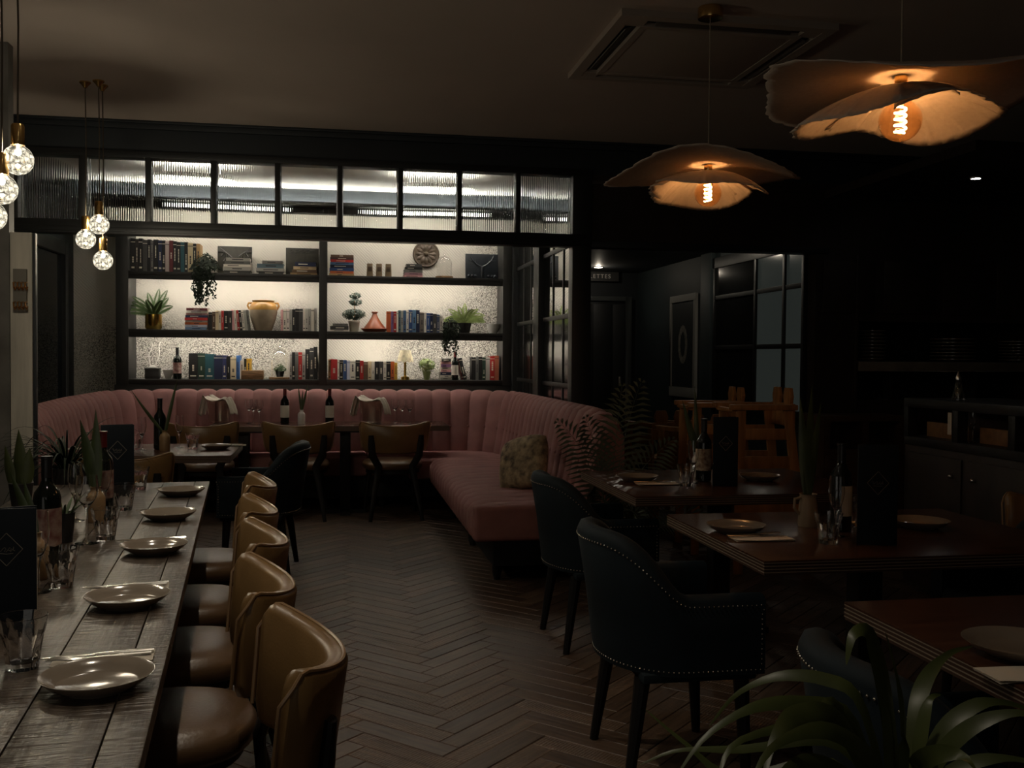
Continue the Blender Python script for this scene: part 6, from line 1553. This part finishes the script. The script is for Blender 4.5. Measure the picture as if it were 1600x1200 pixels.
def ribbon(pxs, d0, d1, wd):
    P = []
    for i, (x, y) in enumerate(pxs): P.append(at_y(x, y, d0 + (d1 - d0) * i / (len(pxs) - 1)))
    n = 18; Q = []
    for i in range(n + 1):                       # Catmull-Rom through the picked points
        k = i / n * (len(P) - 1); j = min(int(k), len(P) - 2); f_ = k - j
        p0, p1, p2, p3 = P[max(j - 1, 0)], P[j], P[j + 1], P[min(j + 2, len(P) - 1)]
        Q.append(0.5 * ((2 * p1) + (p2 - p0) * f_ + (2 * p0 - 5 * p1 + 4 * p2 - p3) * f_ ** 2 + (3 * p1 - p0 - 3 * p2 + p3) * f_ ** 3))
    vs = []
    for i, q in enumerate(Q):
        t_ = (Q[min(i + 1, n)] - Q[max(i - 1, 0)]).normalized()
        hz_ = Vector((0.25, 1, 0)).normalized(); hz_ = (hz_ - hz_.dot(t_) * t_).normalized()
        up_ = t_.cross(hz_).normalized(); sd = (hz_ * 0.75 + up_ * (0.65 if up_.z * 1 > 0 else -0.65) * 1.0).normalized(); nr = t_.cross(sd).normalized()
        u = i / n; w_ = wd * (0.55 + 0.45 * math.sin(PI * min(1, u * 1.3 + 0.1))) * (1 - max(0, u - 0.55) / 0.45) ** 0.7 + 0.0006
        vs += [q - sd * w_ / 2 + nr * w_ * 0.1, q, q + sd * w_ / 2 + nr * w_ * 0.1]
    fs = []
    for i in range(n): a_ = i * 3; fs += [(a_, a_ + 1, a_ + 4, a_ + 3), (a_ + 1, a_ + 2, a_ + 5, a_ + 4)]
    mb = MB(); mb.add([v - Vector((0.70, 1.155, 0)) for v in vs], fs); return mb
for (pxs, d0, d1, wd) in LV: ribbon(pxs, d0, d1, wd * 0.8).build('leaf', leaf_olive, fg, **nofix)

# ================================================================== kitchen counter and pass
KX = 3.30
y_far = at_x(1415, 640, KX).y
kc = thing('serving_counter', 'black framed serving counter with wooden compartments at the right edge', 'counter', (KX, y_far, 0))
ztop = 1.126; zl = 0.905
L_ = y_far - 1.6
MB().span((0, -L_, 0.06), (0.55, 0, zl - 0.05)).build('body', brown_wall, kc, bevel=0.005)
MB().span((-0.012, -L_, ztop - 0.05), (0.60, 0, ztop)).build('top', frame_m, kc, bevel=0.003)
MB().span((-0.008, -L_, zl - 0.05), (0.58, 0, zl)).build('shelf', frame_m, kc, bevel=0.003)
MB().span((0.30, -L_, zl), (0.34, 0, ztop - 0.05)).build('back_board', M('counter_red', (0.035, 0.012, 0.009), 0.5), kc)
yy_ = [0.0] + [at_x(px, 660, KX).y - y_far for px in (1494, 1583)] + [-1.65, -2.3, -L_]
for q in yy_: MB().span((-0.012, q - 0.03 if q < -0.01 else q - 0.045, zl), (0.05, q + 0.022 if q < -0.01 else q, ztop - 0.05)).build('upright', frame_m, kc, bevel=0.003)
for i in range(len(yy_) - 1):
    MB().span((0.10, yy_[i + 1] + 0.035, zl), (0.13, yy_[i] - 0.06, zl + 0.085)).build('wooden_front', pass_wood, kc, bevel=0.004)
for i in range(5):
    ya = -0.05 - i * 0.55
    d_ = MB().span((-0.012, ya - 0.50, 0.12), (0.004, ya, zl - 0.09)).build('door', brown_wall, kc, bevel=0.006)
    MB().sphere((-0.026, ya - 0.43 + (0.36 if i % 2 else 0), 0.72), 0.014, 12, 8).build('knob', steel, d_)
# things on the counter
p = at_x(1497, 617, KX + 0.1); t = thing('oil_cruet', 'slim conical glass cruet with metal cap on the counter', 'bottle', (KX + 0.1, p.y, ztop + 0.0003))
MB().lathe([(1e-6, 0), (0.036, 0), (0.037, 0.01), (0.012, 0.115), (0.011, 0.115), (0.033, 0.012), (1e-6, 0.010)], 20).build('flask', clear_glass, t)
MB().lathe([(0.014, 0.113), (0.015, 0.13), (0.008, 0.142), (0.003, 0.16), (1e-6, 0.161)], 14).build('cap', steel, t)
p = at_x(1522, 650, KX - 0.25)
tg = MB().span((-0.002, -0.016, -0.06), (0.002, 0.016, 0.06)).build('paper_tag', paper); q = at_x(1484, 662, KX - 0.016)
tg.location = (KX - 0.016, q.y, q.z); tag(tg, 'small pale paper tag on the front of the serving counter', 'tag')
sx_ = at_x(1523, 640, KX + 0.07); stem_glass('flute', 'champagne flute standing in the serving counter compartment', (KX + 0.06, sx_.y), z=zl)
t = thing('counter_plant', 'thin-leaved plant on the serving counter at the right edge', 'plant', (KX + 0.25, at_x(1625, 640, KX + 0.25).y, ztop + 0.0003))
MB().lathe([(1e-6, 0), (0.05, 0), (0.065, 0.11), (0.058, 0.11), (1e-6, 0.1)], 20).build('pot', pot_dark, t)
for i in range(9):
    a = 2 * PI * i / 9; mb = MB(); leaf_mb(mb, (0, 0, 0.1), (math.cos(a), math.sin(a), 2.0), 0.26, 0.02, 0.9, 10); mb.build('leaf', leaf_olive, t, **nofix)
# stacks of plates in the hatch
def stack(pa, pb, pytop, labs, n, cat='plate'):
    xa, xb = at_y(pa, 540, YT + 0.15).x, at_y(pb, 540, YT + 0.15).x; r = (xb - xa) / 2
    zt_ = at_y((pa + pb) / 2, pytop, YT + 0.15).z; z0_ = 1.3355; h = (zt_ - z0_) / n
    me = None
    for i in range(n):
        if me is None:
            o = MB().lathe([(1e-6, 0), (r * 0.6, 0), (r, h * 0.75), (r, h * 0.9), (r * 0.6, h * 0.3), (1e-6, h * 0.3)], 28).build('stacked_plate', plate_m); me = o.data
        else: o = link('stacked_plate', me)
        o.location = ((xa + xb) / 2, YT + 0.03 + max(r, 0.13), z0_ + i * h)
        tag(o, '%s plate from the bottom in the %s stack of the kitchen hatch' % (ORD[i], labs), cat, 'plates in the %s hatch stack' % labs)
stack(1345, 1383, 516, 'left', 9); stack(1464, 1526, 529, 'middle', 7); stack(1569, 1622, 533, 'right', 7)
# sideboard below the hatch
sx0, sx1 = at_y(1287, 700, 6.62).x, at_y(1416, 700, 6.62).x
sb = thing('wooden_sideboard', 'dim brown wooden sideboard below the kitchen hatch', 'sideboard', ((sx0 + sx1) / 2, 6.62, 0))
hw = (sx1 - sx0) / 2; sbm = M('sideboard_wood', (0.085, 0.044, 0.022), 0.5, var=0.35, scale=4, stretch=(0.8, 4, 4))
MB().span((-hw, 0, 0), (hw, 0.36, 0.70)).span((-hw, 0, 0.90), (hw, 0.36, 0.94)).span((-hw, 0.0, 0.70), (-hw + 0.05, 0.36, 0.90)).span((hw - 0.05, 0, 0.70), (hw, 0.36, 0.90)).span((-0.025, 0, 0.70), (0.025, 0.36, 0.90)).span((-hw, 0.34, 0.7), (hw, 0.36, 0.9)).build('carcass', sbm, sb)
for s_ in (-1, 1):
    d_ = MB().span((s_ * 0.01, -0.014, 0.06), (s_ * (hw - 0.01), 0.0, 0.66)).build('door', sbm, sb, bevel=0.006)
    MB().sphere((s_ * 0.05, -0.028, 0.42), 0.013, 10, 6).build('knob', steel, d_)
